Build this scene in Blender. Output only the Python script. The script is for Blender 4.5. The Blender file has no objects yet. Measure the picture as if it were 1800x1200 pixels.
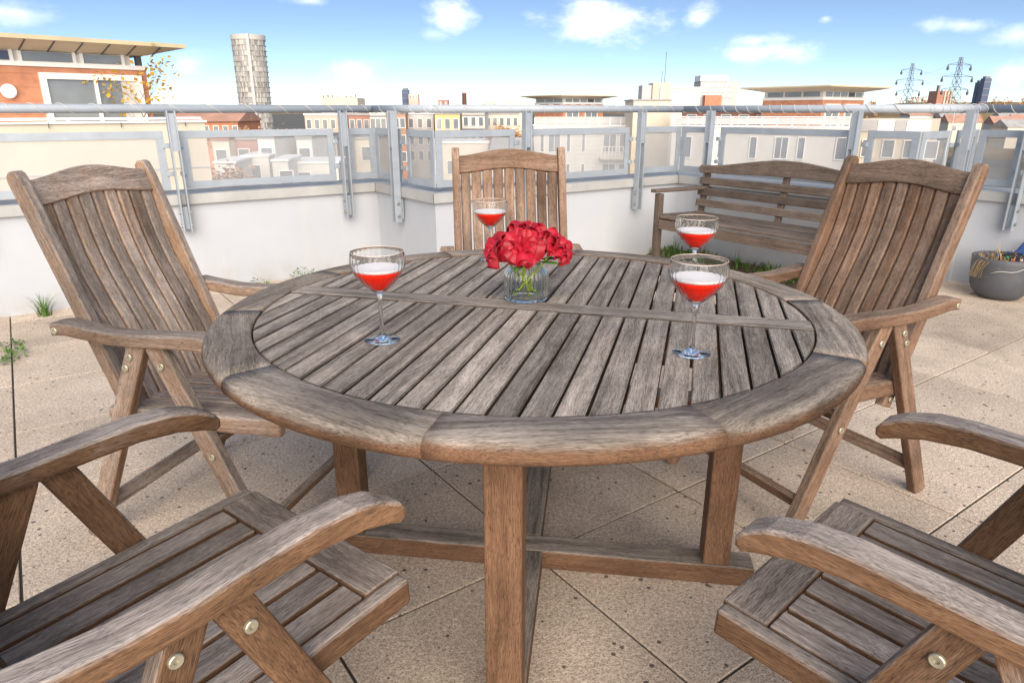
import bpy, bmesh, math, random
from mathutils import Vector, Matrix
random.seed(7)
R = math.radians
sc = bpy.context.scene
col = sc.collection

# ------------------------------------------------------------------ camera
CAM_H = 1.2
PITCH = math.atan(405 / 1200)
cam = bpy.data.cameras.new('camera')
cam.sensor_width = 36.0
cam.lens = 24.0
cam.clip_start = 0.05
cam.clip_end = 9000
camo = bpy.data.objects.new('camera', cam)
col.objects.link(camo)
camo.location = (0, 0, CAM_H)
camo.rotation_euler = (math.pi / 2 - PITCH, 0, 0)
sc.camera = camo

# ------------------------------------------------------------------ sky, sun, exposure
SUN_H = Vector((0.14, -0.99, 0)).normalized()      # horizontal direction towards the sun
SUN_EL = R(29)
SKY_STRENGTH = 0.098
world = bpy.data.worlds.new('World')
sc.world = world
world.use_nodes = True


class NT:
    """small helper for node trees"""
    def __init__(self, tree):
        self.t = tree
        self.n = tree.nodes
        self.l = tree.links

    def new(self, kind, **kw):
        nd = self.n.new(kind)
        for k, v in kw.items():
            setattr(nd, k, v)
        return nd

    def put(self, sock, val):
        if hasattr(val, 'is_linked') or isinstance(val, bpy.types.NodeSocket):
            self.l.new(val, sock)
        elif val is not None:
            if sock.type == 'RGBA' and len(val) == 3:
                val = (*val, 1)
            sock.default_value = val

    def math(self, op, a, b=None, c=None, clamp=False):
        nd = self.new('ShaderNodeMath', operation=op, use_clamp=clamp)
        for i, v in enumerate((a, b, c)):
            if v is not None:
                self.put(nd.inputs[i], v)
        return nd.outputs[0]

    def vmath(self, op, a, b=None):
        nd = self.new('ShaderNodeVectorMath', operation=op)
        self.put(nd.inputs[0], a)
        if b is not None:
            self.put(nd.inputs[1], b)
        return nd.outputs[1] if op in ('LENGTH', 'DISTANCE', 'DOT_PRODUCT') else nd.outputs[0]

    def noise(self, vec, scale=5, detail=3, rough=0.5, dist=0.0):
        nd = self.new('ShaderNodeTexNoise')
        if vec is not None:
            self.put(nd.inputs['Vector'], vec)
        nd.inputs['Scale'].default_value = scale
        nd.inputs['Detail'].default_value = detail
        nd.inputs['Roughness'].default_value = rough
        nd.inputs['Distortion'].default_value = dist
        return nd.outputs['Fac']

    def ramp(self, fac, stops):
        nd = self.new('ShaderNodeValToRGB')
        self.put(nd.inputs[0], fac)
        e = nd.color_ramp.elements
        while len(e) < len(stops):
            e.new(0.5)
        for i, (p, c_) in enumerate(stops):
            e[i].position = p
            e[i].color = (*c_, 1) if len(c_) == 3 else c_
        return nd.outputs[0]

    def range(self, v, a, b, c=0.0, d=1.0, smooth=False):
        nd = self.new('ShaderNodeMapRange')
        if smooth:
            nd.interpolation_type = 'SMOOTHSTEP'
        self.put(nd.inputs[0], v)
        for i, q in enumerate((a, b, c, d)):
            nd.inputs[i + 1].default_value = q
        return nd.outputs[0]

    def mix(self, f, a, b, blend='MIX'):
        nd = self.new('ShaderNodeMix', data_type='RGBA', blend_type=blend)
        self.put(nd.inputs[0], f)
        self.put(nd.inputs[6], a)
        self.put(nd.inputs[7], b)
        return nd.outputs[2]

    def bump(self, h, strength=0.3, dist=0.002):
        nd = self.new('ShaderNodeBump')
        nd.inputs['Strength'].default_value = strength
        nd.inputs['Distance'].default_value = dist
        self.put(nd.inputs['Height'], h)
        return nd.outputs[0]


def build_world():
    w = NT(world.node_tree)
    w.n.clear()
    tc = w.new('ShaderNodeTexCoord')
    sep = w.new('ShaderNodeSeparateXYZ')
    w.put(sep.inputs[0], tc.outputs['Generated'])
    x, y, z = sep.outputs
    # the sky keeps clear, deep air near the horizon: look the sky up a little higher
    zz = w.math('ADD', w.math('MULTIPLY', z, 2.6), 0.035)
    cmb = w.new('ShaderNodeCombineXYZ')
    w.put(cmb.inputs[0], x)
    w.put(cmb.inputs[1], y)
    w.put(cmb.inputs[2], zz)
    nrm = w.vmath('NORMALIZE', cmb.outputs[0])
    sky = w.new('ShaderNodeTexSky', sky_type='NISHITA')
    sky.sun_disc = False
    sky.sun_elevation = SUN_EL
    sky.sun_rotation = math.atan2(SUN_H.x, SUN_H.y)
    sky.altitude = 60
    sky.air_density = 1.0
    sky.dust_density = 0.6
    sky.ozone_density = 1.5
    w.put(sky.inputs[0], nrm)
    # clouds: scattered cumulus in azimuth / elevation
    az = w.math('ARCTAN2', x, y)
    el = w.math('ARCSINE', z)
    c2 = w.new('ShaderNodeCombineXYZ')
    w.put(c2.inputs[0], az)
    w.put(c2.inputs[1], w.math('MULTIPLY', el, 1.7))
    n_big = w.noise(c2.outputs[0], 14, 6, 0.6)
    n_far = w.noise(c2.outputs[0], 4.3, 5, 0.6, 0.3)
    gen = w.range(n_far, 0.50, 0.68, 0, 0.8, True)  # unseen clouds above and outside the view, added for whiter, brighter ambient light
    back = w.math('MAXIMUM', w.range(w.math('ABSOLUTE', az), 0.75, 0.95), w.range(el, 0.15, 0.24))
    field = w.math('MULTIPLY', gen, back)
    for (px, py, sx, sy, amt) in [(1065, 38, 135, 46, 1.0), (797, 24, 52, 36, 0.9), (1232, 28, 40, 22, 0.8),
                                  (1345, 95, 95, 30, 0.75), (1335, 70, 70, 16, 0.7), (630, 128, 70, 24, 0.55),
                                  (335, 115, 40, 26, 0.6), (25, 22, 75, 26, 0.55), (1690, 45, 60, 15, 0.55),
                                  (1790, 62, 50, 18, 0.5), (1790, 130, 40, 22, 0.6), (545, 2, 45, 10, 0.5),
                                  (760, 62, 40, 14, 0.35), (1452, 34, 12, 8, 0.5)]:
        u, v = (px - 900) / 1200, (py - 600) / 1200
        s_, c_ = math.sin(PITCH), math.cos(PITCH)
        fw, dn = c_ - s_ * v, s_ + c_ * v
        a0 = math.atan2(u, fw)
        e0 = math.atan2(-dn, math.hypot(u, fw))
        ra, re = sx / 1200 * 0.82, sy / 1200 * 0.80
        da = w.math('DIVIDE', w.math('SUBTRACT', az, a0), ra)
        de = w.math('DIVIDE', w.math('SUBTRACT', el, e0), re)
        q = w.math('SQRT', w.math('ADD', w.math('MULTIPLY', da, da), w.math('MULTIPLY', de, de)))
        g = w.math('SUBTRACT', 1.25, q)
        g = w.math('ADD', g, w.math('MULTIPLY', w.math('SUBTRACT', n_big, 0.5), 3.0))
        g = w.math('MULTIPLY', w.range(g, 0.1, 1.7, 0, 1, True), amt)
        field = w.math('MAXIMUM', field, g)
    cl = w.mix(field, sky.outputs[0], (8.6, 8.7, 8.9))
    bg = w.new('ShaderNodeBackground')
    w.put(bg.inputs[0], cl)
    bg.inputs[1].default_value = SKY_STRENGTH
    out = w.new('ShaderNodeOutputWorld')
    w.l.new(bg.outputs[0], out.inputs[0])


build_world()
sun = bpy.data.lights.new('sun', 'SUN')
sun.energy = 3.1
sun.angle = R(65)
sun.color = (1.0, 0.885, 0.745)
suno = bpy.data.objects.new('sun', sun)
col.objects.link(suno)
sdir = Vector((SUN_H.x * math.cos(SUN_EL), SUN_H.y * math.cos(SUN_EL), math.sin(SUN_EL)))
suno.rotation_euler = (-sdir).to_track_quat('-Z', 'Y').to_euler()
suno.location = sdir * 60
vs = sc.view_settings
vs.view_transform = 'Standard'
vs.look = 'None'
vs.exposure = 1.03
vs.gamma = 1.0
sc.cycles.max_bounces = 10
sc.cycles.transparent_max_bounces = 24
sc.cycles.transmission_bounces = 10
sc.cycles.caustics_refractive = True
sc.cycles.caustics_reflective = False
sc.cycles.sample_clamp_indirect = 6.0

# ------------------------------------------------------------------ materials
MATS = {}


def mat(name):
    m = bpy.data.materials.new(name)
    m.use_nodes = True
    t = NT(m.node_tree)
    b = t.n['Principled BSDF']
    MATS[name] = m
    return m, t, b


def wood(name, top_a, top_b, side_a, side_b, lo=0.05, hi=0.62, dark=0.56):
    """weathered teak: bleached where it faces the sky, browner on the sides; grain runs along local x"""
    m, t, b = mat(name)
    tc = t.new('ShaderNodeTexCoord')
    oi = t.new('ShaderNodeObjectInfo')
    off = t.new('ShaderNodeCombineXYZ')
    t.put(off.inputs[0], t.math('MULTIPLY', oi.outputs['Random'], 37.0))
    t.put(off.inputs[1], t.math('MULTIPLY', oi.outputs['Random'], 11.0))
    p = t.vmath('ADD', tc.outputs['Object'], off.outputs[0])
    warp = t.noise(p, 5, 2, 0.5)
    wv = t.new('ShaderNodeCombineXYZ')
    t.put(wv.inputs[1], t.math('MULTIPLY', t.math('SUBTRACT', warp, 0.5), 0.03))
    t.put(wv.inputs[2], t.math('MULTIPLY', t.math('SUBTRACT', warp, 0.5), 0.03))
    p2 = t.vmath('ADD', p, wv.outputs[0])
    streak = t.noise(t.vmath('MULTIPLY', p2, (2.2, 55, 55)), 1.0, 4, 0.6)
    fibre = t.noise(t.vmath('MULTIPLY', p2, (18, 420, 420)), 1.0, 3, 0.65)
    pore = t.noise(t.vmath('MULTIPLY', p2, (55, 900, 900)), 1.0, 2, 0.6)
    blotch = t.noise(p, 9, 4, 0.6)
    f = t.math('ADD', t.math('MULTIPLY', streak, 0.55), t.math('MULTIPLY', fibre, 0.45))
    f = t.range(f, 0.36, 0.64)
    top = t.mix(f, top_a, top_b)
    side = t.mix(f, side_a, side_b)
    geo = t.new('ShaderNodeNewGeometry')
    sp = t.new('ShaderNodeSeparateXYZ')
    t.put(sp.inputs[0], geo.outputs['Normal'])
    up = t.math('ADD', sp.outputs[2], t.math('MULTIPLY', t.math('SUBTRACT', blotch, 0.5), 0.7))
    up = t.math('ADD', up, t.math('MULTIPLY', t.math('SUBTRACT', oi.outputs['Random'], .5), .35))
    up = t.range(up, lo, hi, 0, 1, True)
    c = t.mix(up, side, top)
    # dark mould specks in the pores and blotches of damp
    spk = t.range(pore, 0.33, 0.52, 1 - dark, 1.06)
    c = t.mix(1.0, c, spk, 'MULTIPLY')
    dmp = t.range(t.noise(p, 3.1, 5, 0.65), 0.32, 0.6, 0.62, 1.08)
    c = t.mix(1.0, c, dmp, 'MULTIPLY')
    var = t.range(t.math('FRACT', t.math('MULTIPLY', oi.outputs['Random'], 7.3)), 0, 1, 0.74, 1.2)
    c = t.mix(1.0, c, var, 'MULTIPLY')
    t.put(b.inputs['Base Color'], c)
    b.inputs['Roughness'].default_value = 0.82
    b.inputs['Specular IOR Level'].default_value = 0.25
    h = t.math('ADD', t.math('MULTIPLY', fibre, 0.7), t.math('MULTIPLY', pore, 0.5))
    t.put(b.inputs['Normal'], t.bump(h, 0.85, 0.0018))
    return m


wood('wood_table', (.125, .100, .080), (.45, .385, .325), (.115, .058, .032), (.235, .130, .075), lo=.15, hi=.85)
wood('wood_slat', (.130, .106, .088), (.47, .41, .355), (.045, .034, .026), (.115, .088, .068), lo=.3, hi=.8)  # sides coloured dark to paint the shade in the gaps between slats
wood('wood_grey', (.165, .130, .108), (.50, .42, .365), (.20, .115, .070), (.42, .27, .175), lo=-.25, hi=.45)
wood('wood_brown', (.150, .100, .070), (.40, .285, .215), (.130, .072, .044), (.30, .178, .115), lo=-.1, hi=.6)
wood('wood_bench', (.105, .082, .068), (.215, .172, .145), (.095, .068, .052), (.19, .145, .115))
wood('wood_near', (.150, .118, .100), (.50, .43, .385), (.110, .056, .030), (.250, .140, .076))


def plain(name, c, rough=0.6, metal=0.0, var=0.0, scale=8, spec=0.4, bump=0.0):
    m, t, b = mat(name)
    b.inputs['Roughness'].default_value = rough
    b.inputs['Metallic'].default_value = metal
    b.inputs['Specular IOR Level'].default_value = spec
    if var:
        geo = t.new('ShaderNodeNewGeometry')
        n = t.noise(geo.outputs['Position'], scale, 5, 0.6)
        v = t.range(n, 0.3, 0.7, 1 - var, 1 + var * 0.6)
        t.put(b.inputs['Base Color'], t.mix(1.0, c, v, 'MULTIPLY'))
        if bump:
            t.put(b.inputs['Normal'], t.bump(n, bump, 0.01))
    else:
        b.inputs['Base Color'].default_value = (*c, 1)
    return m


# rendered parapet
m, t, b = mat('white_render')
geo = t.new('ShaderNodeNewGeometry')
pos = geo.outputs['Position']
n1 = t.noise(pos, 1.6, 5, 0.6)
n2 = t.noise(t.vmath('MULTIPLY', pos, (6, 6, 0.9)), 1.0, 4, 0.6)
n3 = t.noise(pos, 160, 3, 0.6)
c = t.mix(t.range(n1, .35, .7), (.455, .475, .51), (.41, .43, .465))
c = t.mix(t.math('MULTIPLY', t.range(n2, .54, .75), .5), c, (.52, .51, .48))
sp = t.new('ShaderNodeSeparateXYZ')
t.put(sp.inputs[0], pos)
low = t.math('MULTIPLY', t.range(sp.outputs[2], .16, 0.0), t.range(t.noise(pos, 5, 5, .65), .42, .66))
c = t.mix(t.math('MULTIPLY', low, .6), c, (.33, .30, .24))
t.put(b.inputs['Base Color'], c)
b.inputs['Roughness'].default_value = 0.9
t.put(b.inputs['Normal'], t.bump(n3, .25, .003))

plain('coping_metal', (.42, .42, .41), .6, .15, .16, 5)
plain('rail_paint', (.37, .41, .46), .6, .1, .08, 9)
plain('post_paint', (.36, .40, .445), .42, .3, .10, 12)
plain('bolt_steel', (.42, .40, .36), .35, .9)
plain('brass', (.50, .47, .36), .42, .7, .25, 60)
plain('wire_white', (.62, .60, .55), .5)
plain('concrete_sub', (.055, .048, .038), .95, 0, .3, 6)

# exposed-aggregate slabs
m, t, b = mat('paving')
geo = t.new('ShaderNodeNewGeometry')
pos = geo.outputs['Position']
oi = t.new('ShaderNodeObjectInfo')
n1 = t.noise(pos, 2.2, 6, .62)
n2 = t.noise(pos, 95, 3, .7)
n3 = t.noise(pos, 260, 2, .6)
vor = t.new('ShaderNodeTexVoronoi')
t.put(vor.inputs['Vector'], t.vmath('ADD', pos, t.vmath('MULTIPLY', t.new('ShaderNodeTexNoise').outputs['Color'], (.0, .0, .0))))
vor.inputs['Scale'].default_value = 210
base = t.mix(t.range(n2, .3, .7), (.335, .258, .192), (.60, .505, .415))
base = t.mix(t.math('MULTIPLY', t.range(n3, .55, .75), .5), base, (.70, .60, .48))
peb = t.range(vor.outputs['Distance'], .0, .6, .56, 1.34)
base = t.mix(1.0, base, peb, 'MULTIPLY')
base = t.mix(1.0, base, t.range(n1, .28, .72, .80, 1.14), 'MULTIPLY')
v2 = t.new('ShaderNodeTexVoronoi')
t.put(v2.inputs['Vector'], pos)
v2.inputs['Scale'].default_value = 21
sz = t.math('MULTIPLY', t.noise(pos, 3.5, 3, .6), .30)
spot = t.math('LESS_THAN', v2.outputs['Distance'], t.math('SUBTRACT', sz, .035))
base = t.mix(t.math('MULTIPLY', spot, .78), base, (.035, .033, .03))
v3 = t.new('ShaderNodeTexVoronoi')
t.put(v3.inputs['Vector'], pos)
v3.inputs['Scale'].default_value = 70
spot2 = t.math('LESS_THAN', v3.outputs['Distance'], t.math('MULTIPLY', t.noise(pos, 6, 3, .6), .32))
base = t.mix(t.math('MULTIPLY', spot2, .5), base, (.06, .055, .045))
moss = t.math('MULTIPLY', t.range(t.noise(pos, 1.3, 6, .7), .56, .72), .35)
base = t.mix(moss, base, (.16, .15, .08))
base = t.mix(1.0, base, t.range(t.noise(pos, .9, 5, .7), .35, .65, .84, 1.08), 'MULTIPLY')
base = t.mix(1.0, base, t.range(oi.outputs['Random'], 0, 1, .90, 1.09), 'MULTIPLY')
t.put(b.inputs['Base Color'], base)
b.inputs['Roughness'].default_value = .92
b.inputs['Specular IOR Level'].default_value = .2
t.put(b.inputs['Normal'], t.bump(t.math('ADD', n2, t.math('MULTIPLY', vor.outputs['Distance'], .6)), .5, .003))

# perforated sheet: a real lattice of round holes
m, t, b = mat('perforated_sheet')
tc = t.new('ShaderNodeTexCoord')
PP = 0.0062
cell = (PP, 1.0, PP * math.sqrt(3))


def holes(shift):
    q = t.vmath('DIVIDE', tc.outputs['Object'], cell)
    q = t.vmath('ADD', q, (shift, 0, shift))
    q = t.vmath('SUBTRACT', t.vmath('FRACTION', q), (.5, .5, .5))
    q = t.vmath('MULTIPLY', q, (PP, 0, PP * math.sqrt(3)))
    return t.vmath('LENGTH', q)


dmin = t.math('MINIMUM', holes(0.0), holes(0.5))
hole = t.math('LESS_THAN', dmin, PP * 0.425)
b.inputs['Base Color'].default_value = (.47, .48, .50, 1)
b.inputs['Metallic'].default_value = .3
b.inputs['Roughness'].default_value = .5
tr = t.new('ShaderNodeBsdfTransparent')
mx = t.new('ShaderNodeMixShader')
t.put(mx.inputs[0], hole)
t.l.new(b.outputs[0], mx.inputs[1])
t.l.new(tr.outputs[0], mx.inputs[2])
t.l.new(mx.outputs[0], t.n['Material Output'].inputs[0])


def glassmat(name, c, ior=1.27, rough=0.0):
    m, t, b = mat(name)
    b.inputs['Base Color'].default_value = (*c, 1)
    b.inputs['Transmission Weight'].default_value = 1.0
    b.inputs['Roughness'].default_value = rough
    b.inputs['IOR'].default_value = ior
    return m


glassmat('clear_glass', (.97, .985, .98))
glassmat('vase_glass', (.93, .98, .96))
m, t, b = mat('red_drink')
b.inputs['Base Color'].default_value = (.97, .018, .002, 1)
b.inputs['Roughness'].default_value = .5
b.inputs['Specular IOR Level'].default_value = .05
b.inputs['Transmission Weight'].default_value = .0
b.inputs['IOR'].default_value = 1.34
b.inputs['Subsurface Weight'].default_value = .0
plain('foam', (.86, .80, .80), .7)
plain('gold_rim', (.86, .64, .50), .35, 0)
# petals
m, t, b = mat('petal_red')
tc = t.new('ShaderNodeTexCoord')
oi = t.new('ShaderNodeObjectInfo')
n = t.noise(t.vmath('MULTIPLY', tc.outputs['Object'], (90, 90, 25)), 1, 3, .5)
c = t.mix(t.math('ADD', t.math('MULTIPLY', oi.outputs['Random'], .55), t.math('MULTIPLY', n, .4)), (.22, .001, .005), (.48, .003, .024))
t.put(b.inputs['Base Color'], c)
b.inputs['Roughness'].default_value = .55
b.inputs['Subsurface Weight'].default_value = .15
b.inputs['Subsurface Radius'].default_value = (.01, .003, .003)
b.inputs['Subsurface Scale'].default_value = .3
plain('stem_green', (.30, .36, .05), .5, 0, .2, 40)
plain('leaf_green', (.06, .15, .025), .5, 0, .4, 30)
plain('weed_green', (.085, .17, .03), .6, 0, .5, 25)
plain('soil', (.14, .095, .06), .95, 0, .4, 30)
plain('planter_grey', (.085, .088, .10), .6, 0, .22, 7)
plain('straw', (.36, .25, .13), .8, 0, .3, 30)
plain('blue_plastic', (.05, .11, .32), .35, 0, .2, 20)
plain('black_rubber', (.02, .02, .025), .5)
plain('green_plastic', (.02, .22, .13), .4)
plain('red_plastic', (.5, .05, .03), .4)

# background
plain('brick_orange', (.52, .235, .135), .85, 0, .22, 3)
plain('brick_dark', (.40, .20, .15), .85, 0, .15, 2)
plain('render_cream', (.66, .58, .46), .9, 0, .10, .8)
plain('render_white', (.66, .635, .59), .9, 0, .08, .7)
plain('render_grey', (.50, .49, .48), .9, 0, .10, .7)
plain('roof_soffit', (.68, .58, .45), .8, 0, .10, .6)
plain('roof_edge', (.55, .46, .29), .7, 0, .12, 1.5)
plain('roof_grey', (.36, .35, .345), .8, 0, .2, .4)
plain('roof_red', (.46, .26, .19), .85, 0, .25, .5)
plain('frame_white', (.82, .81, .79), .6)
plain('dark_frame', (.09, .09, .10), .5)
plain('tower_panel', (.36, .345, .32), .7, 0, .2, .25)
plain('tower_dark', (.22, .20, .19), .5)
plain('tower_light', (.48, .46, .42), .6)
plain('navy_clad', (.075, .10, .18), .5, 0, .15, .1)
plain('clad_pink', (.60, .46, .38), .8, 0, .15, .1)
plain('mustard', (.72, .50, .22), .7)
plain('pylon_steel', (.22, .23, .25), .6, .4)
plain('bark', (.12, .085, .06), .9, 0, .3, 8)
plain('leaf_yellow', (.58, .34, .025), .6, 0, .3, 3)
plain('leaf_orange', (.55, .30, .13), .7, 0, .4, .8)
plain('leaf_dark', (.07, .10, .035), .7, 0, .5, 1.5)
plain('hill_ground', (.24, .17, .085), .95, 0, .4, .03)
plain('city_ground', (.12, .115, .10), .95, 0, .4, .05)
m, t, b = mat('window_glass')
geo = t.new('ShaderNodeNewGeometry')
n = t.noise(geo.outputs['Position'], .8, 3, .6)
t.put(b.inputs['Base Color'], t.mix(n, (.10, .115, .13), (.30, .32, .34)))
b.inputs['Roughness'].default_value = .08
b.inputs['Specular IOR Level'].default_value = .8


# ------------------------------------------------------------------ mesh helpers
def tag(o, label=None, cat=None, group=None, kind=None):
    if label: o['label'] = label
    if cat: o['category'] = cat
    if group: o['group'] = group
    if kind: o['kind'] = kind
    return o


def empty(name, loc=(0, 0, 0), rz=0.0, parent=None):
    o = bpy.data.objects.new(name, None)
    o.empty_display_size = 0.1
    o.location = loc
    o.rotation_euler = (0, 0, rz)
    col.objects.link(o)
    o.parent = parent
    return o


def link(name, me, parent=None, mw=None):
    o = bpy.data.objects.new(name, me)
    col.objects.link(o)
    o.parent = parent
    if mw is not None:
        o.matrix_basis = mw
    return o


def to_mesh(bm, name, material, smooth=False):
    me = bpy.data.meshes.new(name)
    bmesh.ops.recalc_face_normals(bm, faces=bm.faces[:])
    bm.to_mesh(me)
    bm.free()
    me.materials.append(MATS[material])
    if smooth:
        for p in me.polygons:
            p.use_smooth = True
    return me


_box = {}


def box_mesh(lx, ly, lz, bev, material, seg=2):
    k = (round(lx, 4), round(ly, 4), round(lz, 4), bev, material, seg)
    if k not in _box:
        bm = bmesh.new()
        bmesh.ops.create_cube(bm, size=1.0)
        bmesh.ops.scale(bm, vec=(lx, ly, lz), verts=bm.verts)
        if bev:
            bmesh.ops.bevel(bm, geom=bm.edges[:], offset=bev, segments=seg, profile=.5, affect='EDGES')
        _box[k] = to_mesh(bm, 'box', material)
    return _box[k]


def frame_x(d, up):
    x = Vector(d).normalized()
    z = Vector(up)
    z = (z - x * z.dot(x)).normalized()
    y = z.cross(x)
    return Matrix((x, y, z)).transposed().to_4x4()


def bar(name, parent, p0, p1, w, t, up, material, bev=.003, ext=0.0):
    """straight member from p0 to p1; w across, t along 'up'"""
    p0, p1 = Vector(p0), Vector(p1)
    d = p1 - p0
    M = Matrix.Translation((p0 + p1) / 2) @ frame_x(d, up)
    return link(name, box_mesh(d.length + ext, w, t, bev, material), parent, M)


def box(name, parent, lo, hi, material, bev=0.0):
    lo, hi = Vector(lo), Vector(hi)
    s = hi - lo
    return link(name, box_mesh(s.x, s.y, s.z, bev, material), parent, Matrix.Translation((lo + hi) / 2))


def outline_mesh(pts, thick, bev, material, seg=2, smooth=False):
    """flat outline in local x-z, thickened along y"""
    bm = bmesh.new()
    vs_ = [bm.verts.new((p[0], -thick / 2, p[1])) for p in pts]
    f = bm.faces.new(vs_)
    r = bmesh.ops.extrude_face_region(bm, geom=[f])
    bmesh.ops.translate(bm, vec=(0, thick, 0), verts=[v for v in r['geom'] if isinstance(v, bmesh.types.BMVert)])
    if bev:
        ed = [e for e in bm.edges if abs(e.verts[0].co.y - e.verts[1].co.y) < 1e-6]
        bmesh.ops.bevel(bm, geom=ed, offset=bev, segments=seg, profile=.5, affect='EDGES')
    return to_mesh(bm, 'outline', material, smooth)


def lathe_mesh(prof, n, material, rib=None, smooth=True, closed=False):
    """prof: (r,z) list; rib(i_angle, r, z) -> r"""
    bm = bmesh.new()
    rings = []
    for (r, z) in prof:
        ring = []
        for k in range(n):
            a = 2 * math.pi * k / n
            rr = rib(a, r, z) if rib else r
            ring.append(bm.verts.new((rr * math.cos(a), rr * math.sin(a), z)))
        rings.append(ring)
    m_ = len(rings)
    for i in range(m_ if closed else m_ - 1):
        A, B = rings[i], rings[(i + 1) % m_]
        for k in range(n):
            bm.faces.new((A[k], A[(k + 1) % n], B[(k + 1) % n], B[k]))
    if not closed:
        if prof[0][0] > 1e-5: bm.faces.new(rings[0][::-1])
        if prof[-1][0] > 1e-5: bm.faces.new(rings[-1])
    bmesh.ops.remove_doubles(bm, verts=bm.verts, dist=1e-5)
    return to_mesh(bm, 'lathe', material, smooth)


def tube_mesh(pts, r, material, n=8, taper=None, caps=True):
    bm = bmesh.new()
    pts = [Vector(p) for p in pts]
    rings = []
    prev = None
    for i, p in enumerate(pts):
        d = (pts[min(i + 1, len(pts) - 1)] - pts[max(i - 1, 0)]).normalized()
        a = Vector((0, 0, 1)) if abs(d.z) < .95 else Vector((1, 0, 0))
        if prev is not None:
            a = prev
        u = (a - d * a.dot(d)).normalized()
        prev = u
        v = d.cross(u)
        rr = r if taper is None else r * (1 + (taper - 1) * i / (len(pts) - 1))
        rings.append([bm.verts.new(p + u * rr * math.cos(2 * math.pi * k / n) + v * rr * math.sin(2 * math.pi * k / n)) for k in range(n)])
    for A, B in zip(rings[:-1], rings[1:]):
        for k in range(n):
            bm.faces.new((A[k], A[(k + 1) % n], B[(k + 1) % n], B[k]))
    if caps:
        bm.faces.new(rings[0][::-1])
        bm.faces.new(rings[-1])
    return to_mesh(bm, 'tube', material, True)


def cyl_mesh(r, h, material, n=20, bev=0.0):
    k = ('cyl', r, h, material, n)
    if k not in _box:
        bm = bmesh.new()
        bmesh.ops.create_cone(bm, cap_ends=True, segments=n, radius1=r, radius2=r, depth=h)
        if bev:
            bmesh.ops.bevel(bm, geom=[e for e in bm.edges if len(e.link_faces) == 2 and abs(e.verts[0].co.z - e.verts[1].co.z) < 1e-6], offset=bev, segments=2, affect='EDGES')
        _box[k] = to_mesh(bm, 'cyl', material)
    return _box[k]


# ------------------------------------------------------------------ the terrace
E1 = Vector((math.cos(R(35.3)), math.sin(R(35.3)), 0))
E2 = Vector((E1.y, -E1.x, 0))
UP = Vector((0, 0, 1))
C1 = Vector((-1.07, 5.445, 0))
C2 = C1 + .93 * E2
C3 = C2 + 2.43 * E1
C4 = C3 + 1.99 * E2
C5 = C4 + .82 * E1
C0 = C1 - 4.9 * E1
C6 = C5 + 4.4 * E2
CORN = [C0, C1, C2, C3, C4, C5, C6]

floor = tag(empty('terrace_floor'), kind='structure')
zb = box_mesh(30, 30, .5, 0, 'concrete_sub')
# slab bed (a thin dark bed seen in the joints) following the terrace outline
bm = bmesh.new()
poly = [C0, C1, C2, C3, C4, C5, C6, C6 - 4.5 * E1 + .9 * E2, C0 + 6.4 * E2]
vsb = [bm.verts.new((p.x, p.y, -.0055)) for p in poly]
fb = bm.faces.new(vsb)
r_ = bmesh.ops.extrude_face_region(bm, geom=[fb])
bmesh.ops.translate(bm, vec=(0, 0, -.3), verts=[v for v in r_['geom'] if isinstance(v, bmesh.types.BMVert)])
link('slab_bed', to_mesh(bm, 'slab_bed', 'concrete_sub'), floor)
SL = .6
org = Vector((-.281, 2.141, 0))
FR = Matrix((E1, -E2, UP)).transposed().to_4x4()
slab_me = [box_mesh(SL - .0065 - .0006 * i, SL - .0065, .04, .002, 'paving', 1) for i in range(3)]


def inside(p):
    ins = False
    q = poly
    for i in range(len(q)):
        a, b_ = q[i], q[(i + 1) % len(q)]
        if (a.y > p.y) != (b_.y > p.y) and p.x < (b_.x - a.x) * (p.y - a.y) / (b_.y - a.y) + a.x:
            ins = not ins
    return ins


for i in range(-10, 12):
    for j in range(-10, 12):
        c_ = org + E1 * (i + .5) * SL - E2 * (j + .5) * SL
        if any(inside(c_ + E1 * a * SL * .45 + E2 * b_ * SL * .45) for a in (-1, 0, 1) for b_ in (-1, 0, 1)):
            M = Matrix.Translation(c_ + UP * (-.02 + random.uniform(-.0012, .0012))) @ FR
            o = link('paving_slab', random.choice(slab_me), floor, M)

# parapet wall and coping
wall = tag(empty('parapet_wall'), 'low white rendered parapet wall with grey metal coping zigzagging round the terrace', 'wall')
WT, CZ0, CZ1 = .30, .60, .668


def out_norm(a, b_):
    d = (b_ - a).normalized()
    return Vector((-d.y, d.x, 0))     # towards the outside (left of travel)


def offset_poly(pts, dist):
    res = []
    for i, p in enumerate(pts):
        if i == 0:
            res.append(p + out_norm(pts[0], pts[1]) * dist)
        elif i == len(pts) - 1:
            res.append(p + out_norm(pts[-2], pts[-1]) * dist)
        else:
            res.append(p + (out_norm(pts[i - 1], p) + out_norm(p, pts[i + 1])) * dist)
    return res


face_in = offset_poly(CORN, .03)       # wall face sits 3 cm behind the coping lip
face_out = offset_poly(CORN, .03 + WT)
cop_in = CORN
cop_out = offset_poly(CORN, .03 + WT + .03)


def prism(name, parent, quad, z0, z1, material, bev=0.0):
    bm = bmesh.new()
    lo = [bm.verts.new((p.x, p.y, z0)) for p in quad]
    hi = [bm.verts.new((p.x, p.y, z1)) for p in quad]
    bm.faces.new(lo[::-1])
    bm.faces.new(hi)
    n = len(quad)
    for k in range(n):
        bm.faces.new((lo[k], lo[(k + 1) % n], hi[(k + 1) % n], hi[k]))
    if bev:
        bmesh.ops.bevel(bm, geom=bm.edges[:], offset=bev, segments=2, affect='EDGES')
    return link(name, to_mesh(bm, name, material), parent)


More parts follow.
